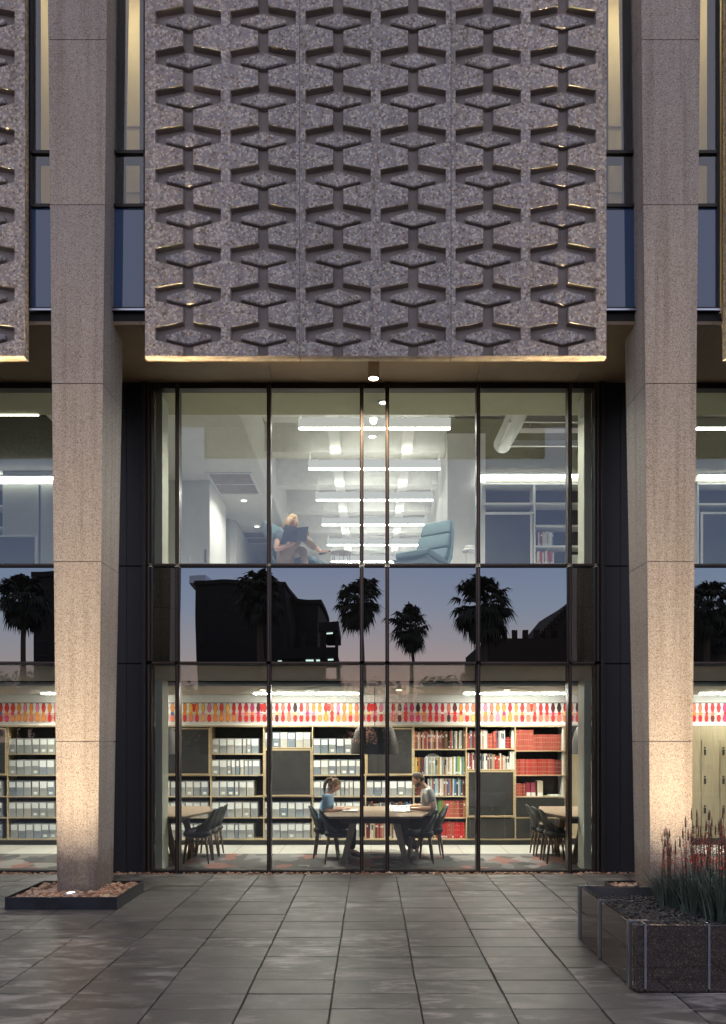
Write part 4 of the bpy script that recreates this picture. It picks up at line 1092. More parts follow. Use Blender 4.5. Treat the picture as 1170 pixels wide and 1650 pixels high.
# left: wall block, glazed partition and passage
struct('wall_block', PX(300, 14.4) - .5, PX(338, 14.4), 14.4, 16.0, FZ, 6.745, 'white_paint')
struct('wall_block', PX(262, 13.6) - 3.0, PX(284, 13.6) - .35, 13.9, 14.0, FZ, 6.745, 'jamb_paint')
struct('wall_block', PX(345, 16.9), PX(370, 16.9), 16.9, 17.0, FZ, 6.745, 'jamb_paint')
struct('wall_block', PX(370, 16.9), PX(371, 16.9) + .10, 17.0, 26.4, FZ, 6.745, 'white_paint')
pt = empty('glass_partition', (0, 0, 0), 0, 'grey glazed partition behind the left wall block on the upper floor', 'partition')
g = MB(); g.face([(PX(338, 16.05), 16.05, FZ), (PX(338, 16.05), 16.88, FZ), (PX(338, 16.05), 16.88, 6.7), (PX(338, 16.05), 16.05, 6.7)], 'mirror_lite'); g.build('glass_pane', pt)
box('frame', PX(338, 16.05) - .02, PX(338, 16.05) + .02, 16.01, 16.05, FZ, 6.74, 'wire_steel', pt)
# door handle and switches on the block
ph_ = MB(); ph_.box(PX(330, 14.39), PX(333, 14.39), 14.36, 14.395, PZ(907, 14.4), PZ(886, 14.4), 'wire_steel')
tag(ph_.build('door_pull'), 'vertical dark door pull at the edge of the upper left wall', 'handle')
for a in (300, 318):
    o = MB().box(PX(a, 14.39), PX(a + 6, 14.39), 14.385, 14.399, PZ(905, 14.4), PZ(896, 14.4), 'white_metal').build('wall_switch')
    tag(o, 'pale wall switch, %s of two low on the upper left wall' % ('left' if a == 300 else 'right'), 'switch')
def grille(X0, X1, D0, D1, label):
    t = empty('air_grille', ((X0 + X1) / 2, (D0 + D1) / 2, 6.745), 0, label, 'vent', 'ceiling air grilles')
    w, d = (X1 - X0) / 2, (D1 - D0) / 2
    f = MB(); f.box(-w, w, -d, -d + .05, -.015, .003, 'white_metal'); f.box(-w, w, d - .05, d, -.015, .003, 'white_metal'); f.box(-w, -w + .05, -d + .05, d - .05, -.015, .003, 'white_metal'); f.box(w - .05, w, -d + .05, d - .05, -.015, .003, 'white_metal'); f.box(-w + .05, w - .05, -.02, .02, -.015, .003, 'white_metal'); f.build('frame', t)
    s_ = MB()
    n_ = int(2 * d / .05)
    for i in range(n_):
        y = -d + .06 + i * (2 * d - .12) / n_; s_.bar((-w + .05, y, -.008), (w - .05, y, -.008), .022, .003, 'print_grey')
    s_.build('louvres', t); box('dark_back', -w + .04, w - .04, -d + .04, d - .04, -.003, .003, 'print_grey', t)
grille(PX(350, 15) , PX(413, 14.5), 13.95, 15.2, 'larger ceiling air grille left of the open bay upstairs')
grille(-3.55, -2.5, 17.9, 19.0, 'smaller far ceiling air grille beyond the larger one')
def uplamp(px, py, z, label, em='led_soft'):
    D = (z - CZ) * F / (HY - py)
    o = empty('recessed_downlight', (PX(px, D), D, z), 0, label, 'lamp', 'small recessed lights upstairs')
    MB().lathe([(.085, 0), (.085, -.012), (.06, -.012)], (0, 0, 0), 'white_metal', 18).build('trim_ring', o)
    MB().lathe([(0, -.008), (.06, -.008)], (0, 0, 0), em, 18).build('lamp_lens', o)
    global uplast; uplast = o
uplamp(393, 806, 6.745, 'small recessed light beyond the larger air grille')
lamp('downlight_or_fill', 'SPOT', (.5, -.6, -.03), 130, (1, .96, .9), uplast, spot_size=R(165), spot_blend=.5, shadow_soft_size=.06)  # fill spot set off from the fitting, added to brighten the left area
uplamp(414, 848, 6.745, 'small recessed light near the smaller air grille')
lamp('downlight_or_fill', 'SPOT', (-1.3, .5, -.02), 260, (1, .95, .88), uplast, spot_size=R(160), spot_blend=.6, shadow_soft_size=.06)  # second added fill spot for the left area, away from its fitting
uplamp(600, 703, 7.20 + .0, 'round bright light between the two middle mullions upstairs', 'led_upper')
uplamp(618, 648, 6.745, 'small fitting in the front ceiling above the nearest pendant')
for i, x in enumerate((-1.7, -.5, .8, 2.1)):  # fill spots without fittings, added to light the upstairs front
    lamp('downlight_or_fill', 'SPOT', (x - PX(618, 11.05), .2, -.02), 150, (1, .95, .86), bpy.data.objects[o_last.name] if False else uplast, spot_size=R(150), spot_blend=.6, shadow_soft_size=.06)
for i, (X, D) in enumerate(((-4.77, 17.0), (-5.5, 20.2))):
    o = empty('ceiling_strip', (X, D, 6.745), 0, '%s slanting strip light seen in the narrow left pane upstairs' % ('upper' if i == 0 else 'lower'), 'lamp')
    box('light_diffuser', -.04, .04, -.6, .6, -.02, 0, 'led_upper', o)
# linear pendants
for i in range(7):
    D = 12.23 + 1.83 * i; zb = 6.84
    o = empty('linear_pendant', (PX(603.5, D) + .0, D, zb), 0, 'long white linear pendant upstairs, %s one back from the glass' % ordn(i), 'lamp', 'row of linear pendants upstairs')
    w = 1.22
    box('light_body', -w, w, -.035, .035, .012, .165, 'glow_housing', o)
    box('light_diffuser', -w + .01, w - .01, -.03, .03, -.004, .0115, 'led_upper', o)
    box('up_diffuser', -w + .05, w - .05, -.014, .014, .1655, .1675, 'led_up', o)
    for s in (-1, 1): MB().tube([(s * (w - .03), 0, .165), (s * (w - .03), 0, .94)], .006, 'white_metal', 5).build('cable', o)
# duct and unlit frame lamp at right
dk = empty('round_duct', (2.35, 12.6, 7.05), 0, 'fat round white duct hanging in the upper right of the window', 'duct')
MB().tube([(0, -1.1, 0), (-.02, 0, 0), (-.04, .82, 0)], .155, 'white_metal', 24).build('duct_pipe', dk)
MB().lathe([(.157, -.02), (.163, 0), (.157, .02)], (-.02, -.1, 0), 'white_metal', 24, axis='y').build('duct_seam', dk)
fl = empty('frame_lamp', (2.95, 12.9, 6.92), 0, 'wide shallow pendant frame hung beside the round duct upstairs', 'lamp')
f = MB(); f.box(-.75, 1.3, -.75, -.70, 0, .10, 'white_metal'); f.box(-.75, 1.3, .25, .30, 0, .10, 'white_metal'); f.box(-.75, -.70, -.70, .25, 0, .10, 'white_metal'); f.box(1.25, 1.3, -.70, .25, 0, .10, 'white_metal'); f.build('lamp_frame', fl)
f = MB(); f.box(-.699, 1.249, -.3, -.1, .08, .12, 'print_grey'); f.build('lamp_tray', fl)
for X in (-.3, .6): MB().tube([(X, -.2, .1), (X, -.2, .87)], .006, 'white_metal', 5).build('cable', fl)
o = empty('linear_pendant', (PX(1220, 12.23), 12.23, 6.84), 0, 'linear pendant seen right of the right column upstairs', 'lamp', 'row of linear pendants upstairs')
box('light_body', -.98, 1.22, -.035, .035, .012, .165, 'white_metal', o); box('light_diffuser', -.97, 1.21, -.03, .03, -.004, .0115, 'led_upper', o)
MB().tube([(-.95, 0, .165), (-.95, 0, .94)], .006, 'white_metal', 5).build('cable', o)

# upper bookcases
UD = 13.9
def upper_case(name, label, xs, top, rows_by_bay, panels, light):
    t = empty(name, (0, UD, 0), 0, label, 'bookcase', 'white framed bookcases upstairs')
    zt = PZ(top, UD); w = .035
    for x in xs: box('upright', PX(x, UD) - w / 2, PX(x, UD) + w / 2, 0, .36, FZ + .005, zt - w / 2 - .001, 'white_paint', t)
    box('top_board', PX(xs[0], UD) - w / 2, PX(xs[-1], UD) + w / 2, -.002, .36, zt - w / 2, zt + w / 2, 'white_paint', t)
    box('back_panel', PX(xs[0], UD), PX(xs[-1], UD), .365, .38, FZ, zt, 'case_back', t)
    for i, rws in enumerate(rows_by_bay):
        for y in rws:
            z = PZ(y, UD); box('shelf_board', PX(xs[i], UD) + w / 2, PX(xs[i + 1], UD) - w / 2, .001, .35, z - .02, z + .014, 'white_paint', t)
    for (a, b_, c, d_) in panels:
        dr = empty('door', (0, 0, 0), parent=t); X0, X1, za, zb = PX(a, UD), PX(b_, UD), PZ(d_, UD), PZ(c, UD)
        f = MB(); k = .04; f.box(X0, X1, -.014, .004, zb - k, zb, 'white_paint'); f.box(X0, X0 + k, -.013, .004, za, zb - k, 'white_paint'); f.box(X1 - k, X1, -.013, .004, za, zb - k, 'white_paint'); f.build('door_frame', dr)
        box('door_board', X0 + k, X1 - k, -.006, .002, za, zb - k, 'board_black', dr)
    l_ = empty('cove_light', (0, UD - .02, PZ(light, UD)), 0, label.replace('white framed bookcase', 'bright strip light above the bookcase')[:90], 'lamp', 'strip lights above upper bookcases')
    box('light_housing', PX(xs[0], UD), PX(xs[-1], UD), -.03, .05, .016, .05, 'white_metal', l_)
    box('light_diffuser', PX(xs[0], UD), PX(xs[-1], UD), -.032, .04, -.02, .0155, 'led_upper', l_)
upper_case('upper_bookcase', 'white framed bookcase upstairs right of the empty lounge chair', [776, 861.5, 947], 779, [[811, 826], [811, 847, 880, 909]], [(778, 858, 826, 960)], 767.5)
upper_case('upper_bookcase', 'white framed bookcase upstairs left of the left column', [-130, -20, 64, 150], 779, [[815, 850], [815, 850], [815, 850, 885]], [(-18, 60, 862, 960)], 771)
upper_case('upper_bookcase', 'white framed bookcase upstairs right of the right column', [1125, 1210, 1300], 779, [[812], [812, 850]], [(1129, 1208, 825, 960)], 768)
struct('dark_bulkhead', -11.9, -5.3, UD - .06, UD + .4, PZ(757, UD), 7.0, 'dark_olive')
struct('room_wall', -11.9, -5.2, UD + .4, UD + .5, FZ, 6.74, 'white_paint')
o = empty('ceiling_strip', (0, 11.46, 6.735), 0, 'thin bright light line high in the pane left of the left column', 'lamp')
box('light_diffuser', -8.4, -5.0, -.01, .015, -.012, 0.004, 'led_soft', o)
books(UD, 866, 893, 880, .27, ['white', 'red', 'slate blue', 'white', 'brick red', 'cream', 'blue', 'plum', 'grey'], 'the upper floor shelf, higher row', jit=.1, zoff=.0145, grp='books upstairs', vs=(0, 1, 3))
books(UD, 866, 894, 909, .27, ['white', 'red', 'slate blue', 'cream', 'white', 'plum', 'brick red'], 'the upper floor shelf, lower row', jit=.25, zoff=.0145, grp='books upstairs', vs=(0, 1, 3))
o = MB().box(PX(922, UD), PX(934, UD), UD + .05, UD + .08, PZ(909, UD) + .015, PZ(893, UD), 'paper').build('leaning_book'); tag(o, 'pale picture book leaning on the upper shelf behind the right mullion', 'book')
o = MB().box(PX(925, UD), PX(943, UD), UD + .05, UD + .25, PZ(880, UD) + .015, PZ(876, UD), 'board_black').build('laptop'); tag(o, 'thin dark laptop lying on the upper shelf at far right', 'laptop')

# ---- lounge chairs
def make_lounge():
    c = empty('lounge_chair', (0, 0, 0))
    def cushion(name, p0, p1, hw, t, parent, rnd=.03, hw2=None):
        """slab cushion between two points of the side profile, rounded edges"""
        p0, p1 = Vector(p0), Vector(p1); d = (p1 - p0).normalized(); nrm = Vector((-d.z, 0, d.x))
        mb = MB(); b = []; hw2 = hw if hw2 is None else hw2
        for (p, h) in ((p0, hw), (p1, hw2)):
            for o_ in (0, t): b += [p + nrm * o_ + Vector((0, -h, 0)), p + nrm * o_ + Vector((0, h, 0))]
        mb.v = [tuple(q) for q in b]; mi = mb.mi('teal_fabric')
        for f_ in ((0, 1, 3, 2), (4, 6, 7, 5), (0, 4, 5, 1), (2, 3, 7, 6), (0, 2, 6, 4), (1, 5, 7, 3)): mb.f.append(f_); mb.m.append(mi); mb.smooth.append(True)
        o_ = mb.build(name, c if parent is None else parent, bevel=rnd, segs=3); return o_
    # profile (x forward): seat rises forward, back reclines
    cushion('seat', (-.24, 0, .36), (.34, 0, .43), .30, .11, None)
    cushion('back_cushion', (-.27, 0, .46), (-.335, 0, .64), .29, -.09, None, hw2=.285)
    cushion('back_cushion', (-.338, 0, .65), (-.43, 0, .89), .285, -.09, None, hw2=.27)
    cushion('head_cushion', (-.433, 0, .90), (-.50, 0, 1.12), .27, -.085, None, hw2=.24)
    sh = MB(); mi = sh.mi('teal_fabric')
    prof = [(.36, .36, .30), (.0, .31, .315), (-.26, .33, .33), (-.38, .50, .335), (-.45, .70, .32), (-.53, .92, .29), (-.585, 1.13, .25)]
    for o_ in (0, 1):
        for x, z, hw in prof:
            for u in (-1, -.6, 0, .6, 1):
                sh.v.append((x + (.05 * u * u) + (.02 if o_ else 0), u * hw, z + (.018 if o_ else 0) + (.03 * u * u if x > -.3 else 0)))
    W, N = 5, len(prof); L = W * N
    def f(a, b_, c_, d_): sh.f.append((a, b_, c_, d_)); sh.m.append(mi); sh.smooth.append(True)
    for i in range(N - 1):
        for j in range(W - 1):
            a = i * W + j; f(a, a + 1, a + W + 1, a + W); f(L + a, L + a + W, L + a + W + 1, L + a + 1)
        f(i * W, i * W + W, L + i * W + W, L + i * W); a = i * W + W - 1; f(a, L + a, L + a + W, a + W)
    sh.build('shell', c)
    MB().tube([(-.02, 0, .02), (-.02, 0, .33)], .03, 'steel', 10).build('pedestal', c)
    lg = MB()
    for k in range(4):
        a = math.pi / 4 + k * math.pi / 2; lg.bar((-.02, 0, .035), (-.02 + .3 * math.cos(a), .3 * math.sin(a), .012), .05, .02, 'steel')
    lg.build('star_base', c)
    return c
L1 = make_lounge(); L2 = copy_tree(L1)
L1.location = (-1.12, 12.12, FZ); L1.rotation_euler = (0, 0, R(-22)); L1.scale = (1, 1, 1.0)
tag(L1, 'teal lounge chair with the reading woman in it upstairs', 'armchair', 'teal lounge chairs upstairs')
L2.location = (.80, 11.75, FZ); L2.rotation_euler = (0, 0, R(180 + 56)); tag(L2, 'empty teal lounge chair with high back upstairs', 'armchair', 'teal lounge chairs upstairs')
st = empty('side_table', (PX(550, 12.1), 12.1, FZ), 0, 'small round wire side table by the feet of the lounging woman', 'table')
zt = PZ(890, 12.1) - FZ
MB().lathe([(0, zt), (.165, zt), (.17, zt - .01), (.165, zt - .02), (0, zt - .02)], (0, 0, 0), 'print_grey', 24).build('tabletop', st)
for k in range(3):
    a = .4 + k * 2.09; p = Vector((.14 * math.cos(a), .14 * math.sin(a), zt - .02)); q = Vector((.16 * math.cos(a), .16 * math.sin(a), .004)); r = Vector((.14 * math.cos(a + .5), .14 * math.sin(a + .5), zt - .02))
    MB().tube([p, q, r], .006, 'wire_steel', 6).build('leg', st)
ws = empty('side_table', (PX(758, 13.2), 13.2, FZ), 0, 'pale round side table beyond the empty lounge chair', 'table')
zt = PZ(886, 13.2) - FZ
MB().lathe([(0, zt), (.14, zt), (.14, zt - .03), (0, zt - .03)], (0, 0, 0), 'white_metal', 20).build('tabletop', ws)
for k in range(3): MB().tube([(.1 * math.cos(k * 2.09), .1 * math.sin(k * 2.09), zt - .03), (.14 * math.cos(k * 2.09), .14 * math.sin(k * 2.09), .004)], .008, 'white_metal', 6).build('leg', ws)
MB().lathe([(0, zt + .002), (.09, zt + .01), (.10, zt + .06), (.085, zt + .06), (.08, zt + .02), (0, zt + .012)], (0, 0, 0), 'white_metal', 16).build('bowl', None, loc=tuple(ws.location))
tag(bpy.data.objects['bowl'], 'pale bowl on the round side table upstairs', 'bowl')
# ================================================================== PEOPLE
def skinned(name, V, E, mat, parent=None, sub=2, root=0):
    """V: list of (co, radius); grows one smooth surface round the joints"""
    me = bpy.data.meshes.new(name); me.from_pydata([tuple(v[0]) for v in V], E, [])
    tmp = bpy.data.objects.new('tmp', me); col.objects.link(tmp)
    sk = tmp.modifiers.new('Skin', 'SKIN'); sk.use_smooth_shade = True; sk.branch_smoothing = .3
    if not me.skin_vertices: 
        bpy.context.view_layer.objects.active = tmp
        bpy.context.view_layer.update()
    for i, v in enumerate(V):
        r = v[1] if hasattr(v[1], '__len__') else (v[1], v[1])
        me.skin_vertices[0].data[i].radius = r
        me.skin_vertices[0].data[i].use_root = (i == root)
    ss = tmp.modifiers.new('Sub', 'SUBSURF'); ss.levels = sub; ss.render_levels = sub
    dg = bpy.context.evaluated_depsgraph_get(); ev = tmp.evaluated_get(dg)
    out = bpy.data.meshes.new_from_object(ev); bpy.data.objects.remove(tmp)
    out.materials.clear(); out.materials.append(MATS[mat])
    for p in out.polygons: p.use_smooth = True
    if name is None: return out
    o = bpy.data.objects.new(name, out); col.objects.link(o)
    if parent: o.parent = parent
    return o
def head_mesh(mb, c, fwd, up, mat, s=1.0):
    """ovoid skull with brow, nose, jaw; fwd/up unit vectors"""
    fwd = Vector(fwd).normalized(); up = Vector(up); up = (up - fwd * up.dot(fwd)).normalized(); rt = fwd.cross(up)
    NU, NV = 20, 14; b = len(mb.v); mi = mb.mi(mat)
    for i in range(NV + 1):
        ph_ = math.pi * i / NV; z = math.cos(ph_)
        for j in range(NU):
            t = 2 * math.pi * j / NU; x, y = math.sin(ph_) * math.cos(t), math.sin(ph_) * math.sin(t)
            hx, hy, hz = .095, .075, .118
            if z < 0: k = 1 - .38 * (-z) ** 1.5; y *= k; x = x * (1 - .12 * (-z)) + .10 * (-z) * (1 if x > 0 else .1)
            px_, py_, pz_ = x * hx, y * hy, z * hz
            if x > .8 and abs(y) < .28:            # nose and brow
                if -.42 < z < .1: px_ += .020 * (1 - abs(y) / .28) * (1 - abs(z + .22) / .35)
                if .12 < z < .3: px_ += .004
            mb.v.append(tuple(Vector(c) + (fwd * px_ + rt * -py_ + up * pz_) * s))
    for i in range(NV):
        for j in range(NU):
            k = (j + 1) % NU; mb.f.append((b + i * NU + j, b + (i + 1) * NU + j, b + (i + 1) * NU + k, b + i * NU + k)); mb.m.append(mi); mb.smooth.append(True)
    return fwd, up, rt
def merge(o, mb, name='x'):
    """join extra geometry (same material) into object o's mesh"""
    bm = bmesh.new(); bm.from_mesh(o.data); m2 = mb.mesh('tmp'); bm.from_mesh(m2); bm.to_mesh(o.data); bm.free()
def hand(V, E, wi, w, tip_dir, palm_n, curl=.5, s=1.0):
    """palm and five fingers added to a skin graph; w wrist point, wi its index"""
    d = Vector(tip_dir).normalized(); pn = Vector(palm_n); pn = (pn - d * pn.dot(d)).normalized(); side = d.cross(pn).normalized()
    pc = Vector(w) + d * .045 * s; V.append((pc, (.030 * s, .017 * s))); pi_ = len(V) - 1; E.append((wi, pi_))
    lens = [.070, .078, .073, .058]
    for k in range(4):
        off = side * ((k - 1.5) * .021 * s)
        a = pc + d * .045 * s + off; m_ = a + (d * math.cos(curl * .6) + pn * math.sin(curl * .6)) * lens[k] * .5 * s; e = m_ + (d * math.cos(curl * 1.3) + pn * math.sin(curl * 1.3)) * lens[k] * .5 * s
        V += [(a, .0100 * s), (m_, .0088 * s), (e, .0072 * s)]; n_ = len(V); E += [(pi_, n_ - 3), (n_ - 3, n_ - 2), (n_ - 2, n_ - 1)]
    a = pc - side * .028 * s; m_ = a + (d * .6 - side * .7 + pn * .3).normalized() * .032 * s; e = m_ + (d * .85 - side * .3 + pn * .4).normalized() * .028 * s
    V += [(a, .012 * s), (m_, .0105 * s), (e, .0085 * s)]; n_ = len(V); E += [(pi_, n_ - 3), (n_ - 3, n_ - 2), (n_ - 2, n_ - 1)]
def person(label, J, loc, rz, cl, hair, fem, face_dir, head_up, s=1.0, name='person', world_space=False):
    p = empty(name, loc, rz, label, 'person')
    V, E = [], []
    def add(k, r): V.append((Vector(J[k]), r)); return len(V) - 1
    g = .92 if fem else 1.0
    pel = add('pelvis', .115 * g); wai = add('waist', (.10 * g)); ch = add('chest', .118 * g); nk = add('neck', .062 * g); E += [(pel, wai), (wai, ch), (ch, nk)]
    hb = Vector(J['neck']).lerp(Vector(J['head']), .6); V.append((hb, .056 * g)); E.append((nk, len(V) - 1))
    for sd in ('L', 'R'):
        sh_ = add('sh' + sd, .052 * g); el = add('el' + sd, .046 * g); wr = add('wr' + sd, .030 * g); E += [(ch, sh_), (sh_, el), (el, wr)]
        hand(V, E, wr, J['wr' + sd], J.get('hd' + sd, Vector(J['wr' + sd]) - Vector(J['el' + sd])), J.get('pn' + sd, (0, 0, -1)), s=g)
        hp = add('hp' + sd, .085 * g); kn = add('kn' + sd, .056 * g); an = add('an' + sd, .036 * g); tt = add('to' + sd, .026 * g); E += [(pel, hp), (hp, kn), (kn, an), (an, tt)]
    body = skinned('body', V, E, 'skin', p)
    mb = MB(); fwd, up, rt = head_mesh(mb, J['head'], face_dir, head_up, 'skin', g)
    hc = Vector(J['head'])
    for sgn in (-1, 1):                                   # ears
        q = hc + rt * .074 * sgn * g - up * .005 - fwd * .008
        mb.lathe([(.004, -.012), (.017, -.006), (.022, .004), (.014, .010), (.004, .006)], (0, 0, 0), 'skin', 8)
        base = len(mb.v) - 40
        for i in range(base, len(mb.v)):
            v = Vector(mb.v[i]); mb.v[i] = tuple(q + fwd * v.x * .8 + up * v.y * 1.3 + rt * sgn * v.z * .8)
    merge(body, mb)
    for sgn in (-1, 1):
        e = MB(); q = hc + fwd * .088 * g + rt * .030 * sgn + up * .012
        e.lathe([(0, .008), (.009, .004), (.011, 0), (.009, -.004), (0, -.006)], (0, 0, 0), 'eye_dark', 8)
        for i in range(len(e.v)):
            v = Vector(e.v[i]); e.v[i] = tuple(q + fwd * v.z * .6 + rt * v.x * 1.2 + up * v.y * .6)
        e.build('eye', p)
    l_ = MB(); l_.bar(hc + fwd * .090 * g - up * .058 - rt * .020, hc + fwd * .090 * g - up * .058 + rt * .020, .010, .010, 'lip'); l_.build('mouth', p, bevel=.003)
    # clothes
    V, E = [], []
    pel = add('pelvis', .165 * g); wai = add('waist', .150 * g); ch = add('chest', .175 * g); E += [(pel, wai), (wai, ch)]
    V.append((Vector(J['chest']).lerp(Vector(J['neck']), .75), .080 * g)); E.append((ch, len(V) - 1))
    for sd in ('L', 'R'):
        sh_ = add('sh' + sd, .100 * g); sv = Vector(J['sh' + sd]).lerp(Vector(J['el' + sd]), cl.get('sleeve', .62)); V.append((sv, .070 * g)); E += [(ch, sh_), (sh_, len(V) - 1)]
    skinned('shirt', V, E, cl['shirt'], p)
    V, E = [], []
    pel = add('pelvis', .155 * g)
    for sd in ('L', 'R'):
        hp = add('hp' + sd, .115 * g); kn = add('kn' + sd, .082 * g); E += [(pel, hp), (hp, kn)]
        q = Vector(J['kn' + sd]).lerp(Vector(J['an' + sd]), cl.get('cuff', .93)); V.append((q, .058 * g)); E.append((kn, len(V) - 1))
    skinned('trousers', V, E, cl['pants'], p)
    for sd in ('L', 'R'):
        a, t = Vector(J['an' + sd]), Vector(J['to' + sd]); dn = cl.get('down', Vector((0, 0, -1)))
        skinned('shoe', [(a - (t - a).normalized() * .03 + Vector(dn) * .03, .036 * cl.get('sz', 1)), (a + Vector(dn) * .025, .044 * cl.get('sz', 1)), (a.lerp(t, .55) + Vector(dn) * .012, .038 * cl.get('sz', 1)), (t + (t - a).normalized() * .02, .026 * cl.get('sz', 1))], [(0, 1), (1, 2), (2, 3)], cl['shoe'], p, sub=1)
    # hair: cap following the skull, plus strands
    hm = MB(); mi = hm.mi(hair['mat']); NU, NV = 24, 12
    def hp_(t, ph_, k):
        x, y, z = math.sin(ph_) * math.cos(t), math.sin(ph_) * math.sin(t), math.cos(ph_)
        yy = y * (1 if z > 0 else 1 - .2 * -z)
        return hc + (fwd * (x * .095 - .004) - rt * yy * .076 + up * z * .119) * g * k
    for i in range(NV + 1):
        for j in range(NU):
            t = 2 * math.pi * j / NU; front = max(0, math.cos(t))
            lim = hair['low'] - (hair['low'] - hair['hi']) * front ** .8
            ph_ = (lim + .10 * noise.noise(Vector((j * 1.7, 9.1, lim)))) * i / NV
            k = hair['k'] + .012 * noise.noise(Vector((j * .9, i * .7, 3.1)))
            if i == NV: k = 1.0
            hm.v.append(tuple(hp_(t, ph_, k)))
    for i in range(NV):
        for j in range(NU):
            k = (j + 1) % NU; hm.f.append((i * NU + j, (i + 1) * NU + j, (i + 1) * NU + k, i * NU + k)); hm.m.append(mi); hm.smooth.append(True)
    if hair['style'] == 'ponytail':
        q = hc - fwd * .085 * g + up * .055 * g
        hm.tube([q + fwd * .02, q - fwd * .035 + up * .02, q - fwd * .06 - up * .02, q - fwd * .06 - up * .10, q - fwd * .03 - up * .18, q + fwd * .02 - up * .25], [.022, .026, .030, .030, .024, .006], hair['mat'], 10)
        hm.tube([q + fwd * .055 + rt * .05 - up * .02, q + fwd * .06 + rt * .075 - up * .12, q + fwd * .04 + rt * .07 - up * .22], [.012, .012, .004], hair['mat'], 8)
    if hair['style'] == 'long':
        for k in range(26):
            a = math.pi * (.30 + 1.4 * k / 25); q = hc + (fwd * math.cos(a) * .082 + rt * math.sin(a) * .078 + up * .05) * g
            out = (fwd * math.cos(a) + rt * math.sin(a)) * .012
            L_ = random.uniform(.20, .26)
            hm.tube([q, q + out * 1.6 - up * .08, q + out * 2.0 - up * L_ * .7, q + out * .5 - up * L_], [.013, .016, .015, .004], hair['mat'], 6)
    hm.build('hair', p)
    return p
# woman reading at the table (faces +x)
JW = dict(pelvis=(0, 0, .55), waist=(.0, 0, .68), chest=(.03, 0, .87), neck=(.075, 0, 1.015), head=(.14, 0, 1.135),
          shL=(.03, .17, .955), elL=(.06, .21, .73), wrL=(.27, .12, .775), shR=(.03, -.17, .955), elR=(.05, -.21, .74), wrR=(.25, -.14, .775),
          hdL=(1, -.2, -.02), hdR=(1, .1, -.02), hpL=(.05, .085, .53), knL=(.42, .09, .53), anL=(.40, .10, .11), toL=(.52, .11, .05),
          hpR=(.05, -.085, .53), knR=(.43, -.10, .53), anR=(.42, -.10, .11), toR=(.54, -.11, .05))
person('woman with ponytail in blue shirt reading at the middle table', JW, (-.715, 11.93, 0), R(0), dict(shirt='shirt_blue', pants='jeans_black', shoe='shoe_black', sleeve=.85), dict(mat='hair_brown', low=2.0, hi=1.0, k=1.09, style='ponytail'), True, (.84, -.05, -.50), (.5, 0, .86))
JM = dict(pelvis=(0, 0, .57), waist=(.0, 0, .72), chest=(.035, 0, .95), neck=(.105, 0, 1.12), head=(.185, 0, 1.225),
          shL=(.045, .20, 1.05), elL=(-.02, .25, .80), wrL=(.25, .15, .785), shR=(.045, -.20, 1.05), elR=(.06, -.25, .79), wrR=(.30, -.13, .80),
          hdL=(1, -.2, -.05), hdR=(1, .15, .0), hpL=(.05, .095, .54), knL=(.46, .11, .55), anL=(.20, .12, .12), toL=(.33, .13, .055),
          hpR=(.05, -.095, .54), knR=(.46, -.11, .55), anR=(.28, -.12, .12), toR=(.41, -.13, .055))
person('bearded man in grey t-shirt reading a magazine at the middle table', JM, (.925, 11.93, 0), R(180), dict(shirt='shirt_grey', pants='trousers_olive', shoe='shoe_pale', sleeve=.7), dict(mat='hair_dark', low=1.95, hi=.70, k=1.06, style='short'), False, (.85, .05, -.48), (.48, 0, .87))
man = bpy.data.objects['person.001']
bd = MB(); hc_ = Vector(JM['head']); f_ = Vector((.85, .05, -.48)).normalized(); u_ = Vector((.48, 0, .87)); u_ = (u_ - f_ * u_.dot(f_)).normalized(); r_ = f_.cross(u_)
for i in range(9):
    a = -1.25 + 2.5 * i / 8
    q = hc_ + f_ * (.082 * math.cos(a)) + r_ * (.066 * math.sin(a)) - u_ * .062
    bd.tube([q + u_ * .03, q, q - u_ * .035 - f_ * .01], [.012, .018, .010], 'hair_dark', 6)
bd.build('beard', man)
# woman in the lounge chair upstairs, world coordinates
def U(px, py, D): return P(px, py, D)
J3 = dict(pelvis=U(456, 893, 11.82), waist=U(453, 880, 11.84), chest=U(455, 867, 11.85), neck=U(463, 853, 11.83), head=U(470.5, 840, 11.78),
          shR=U(448.5, 862, 11.62), elR=U(444, 886, 11.52), wrR=U(463, 879.5, 11.50), shL=U(466, 861, 12.02), elL=U(476, 876, 12.0), wrL=U(489, 868, 11.86),
          hdR=(1, 0, .35), hdL=(.6, -.3, .6), pnR=(0, .3, 1), pnL=(0, -1, .2),
          hpR=U(460, 893, 11.72), knR=U(485, 862.5, 11.55), anR=U(517, 890, 11.62), toR=U(531, 888, 11.6),
          hpL=U(460, 894, 11.92), knL=U(489, 886, 11.66), anL=U(494, 933, 11.60), toL=U(503, 941, 11.5))
person('blond woman in dark top lounging upstairs, legs crossed, with open book', J3, (0, 0, 0), 0, dict(shirt='shirt_dark', pants='trousers_tan', shoe='book_dark', sz=.62, sleeve=.55, cuff=.80, down=Vector((0, 0, -.6))), dict(mat='hair_blond', low=2.1, hi=.95, k=1.10, style='long'), True, (.62, -.62, -.42), (.3, -.1, .95))
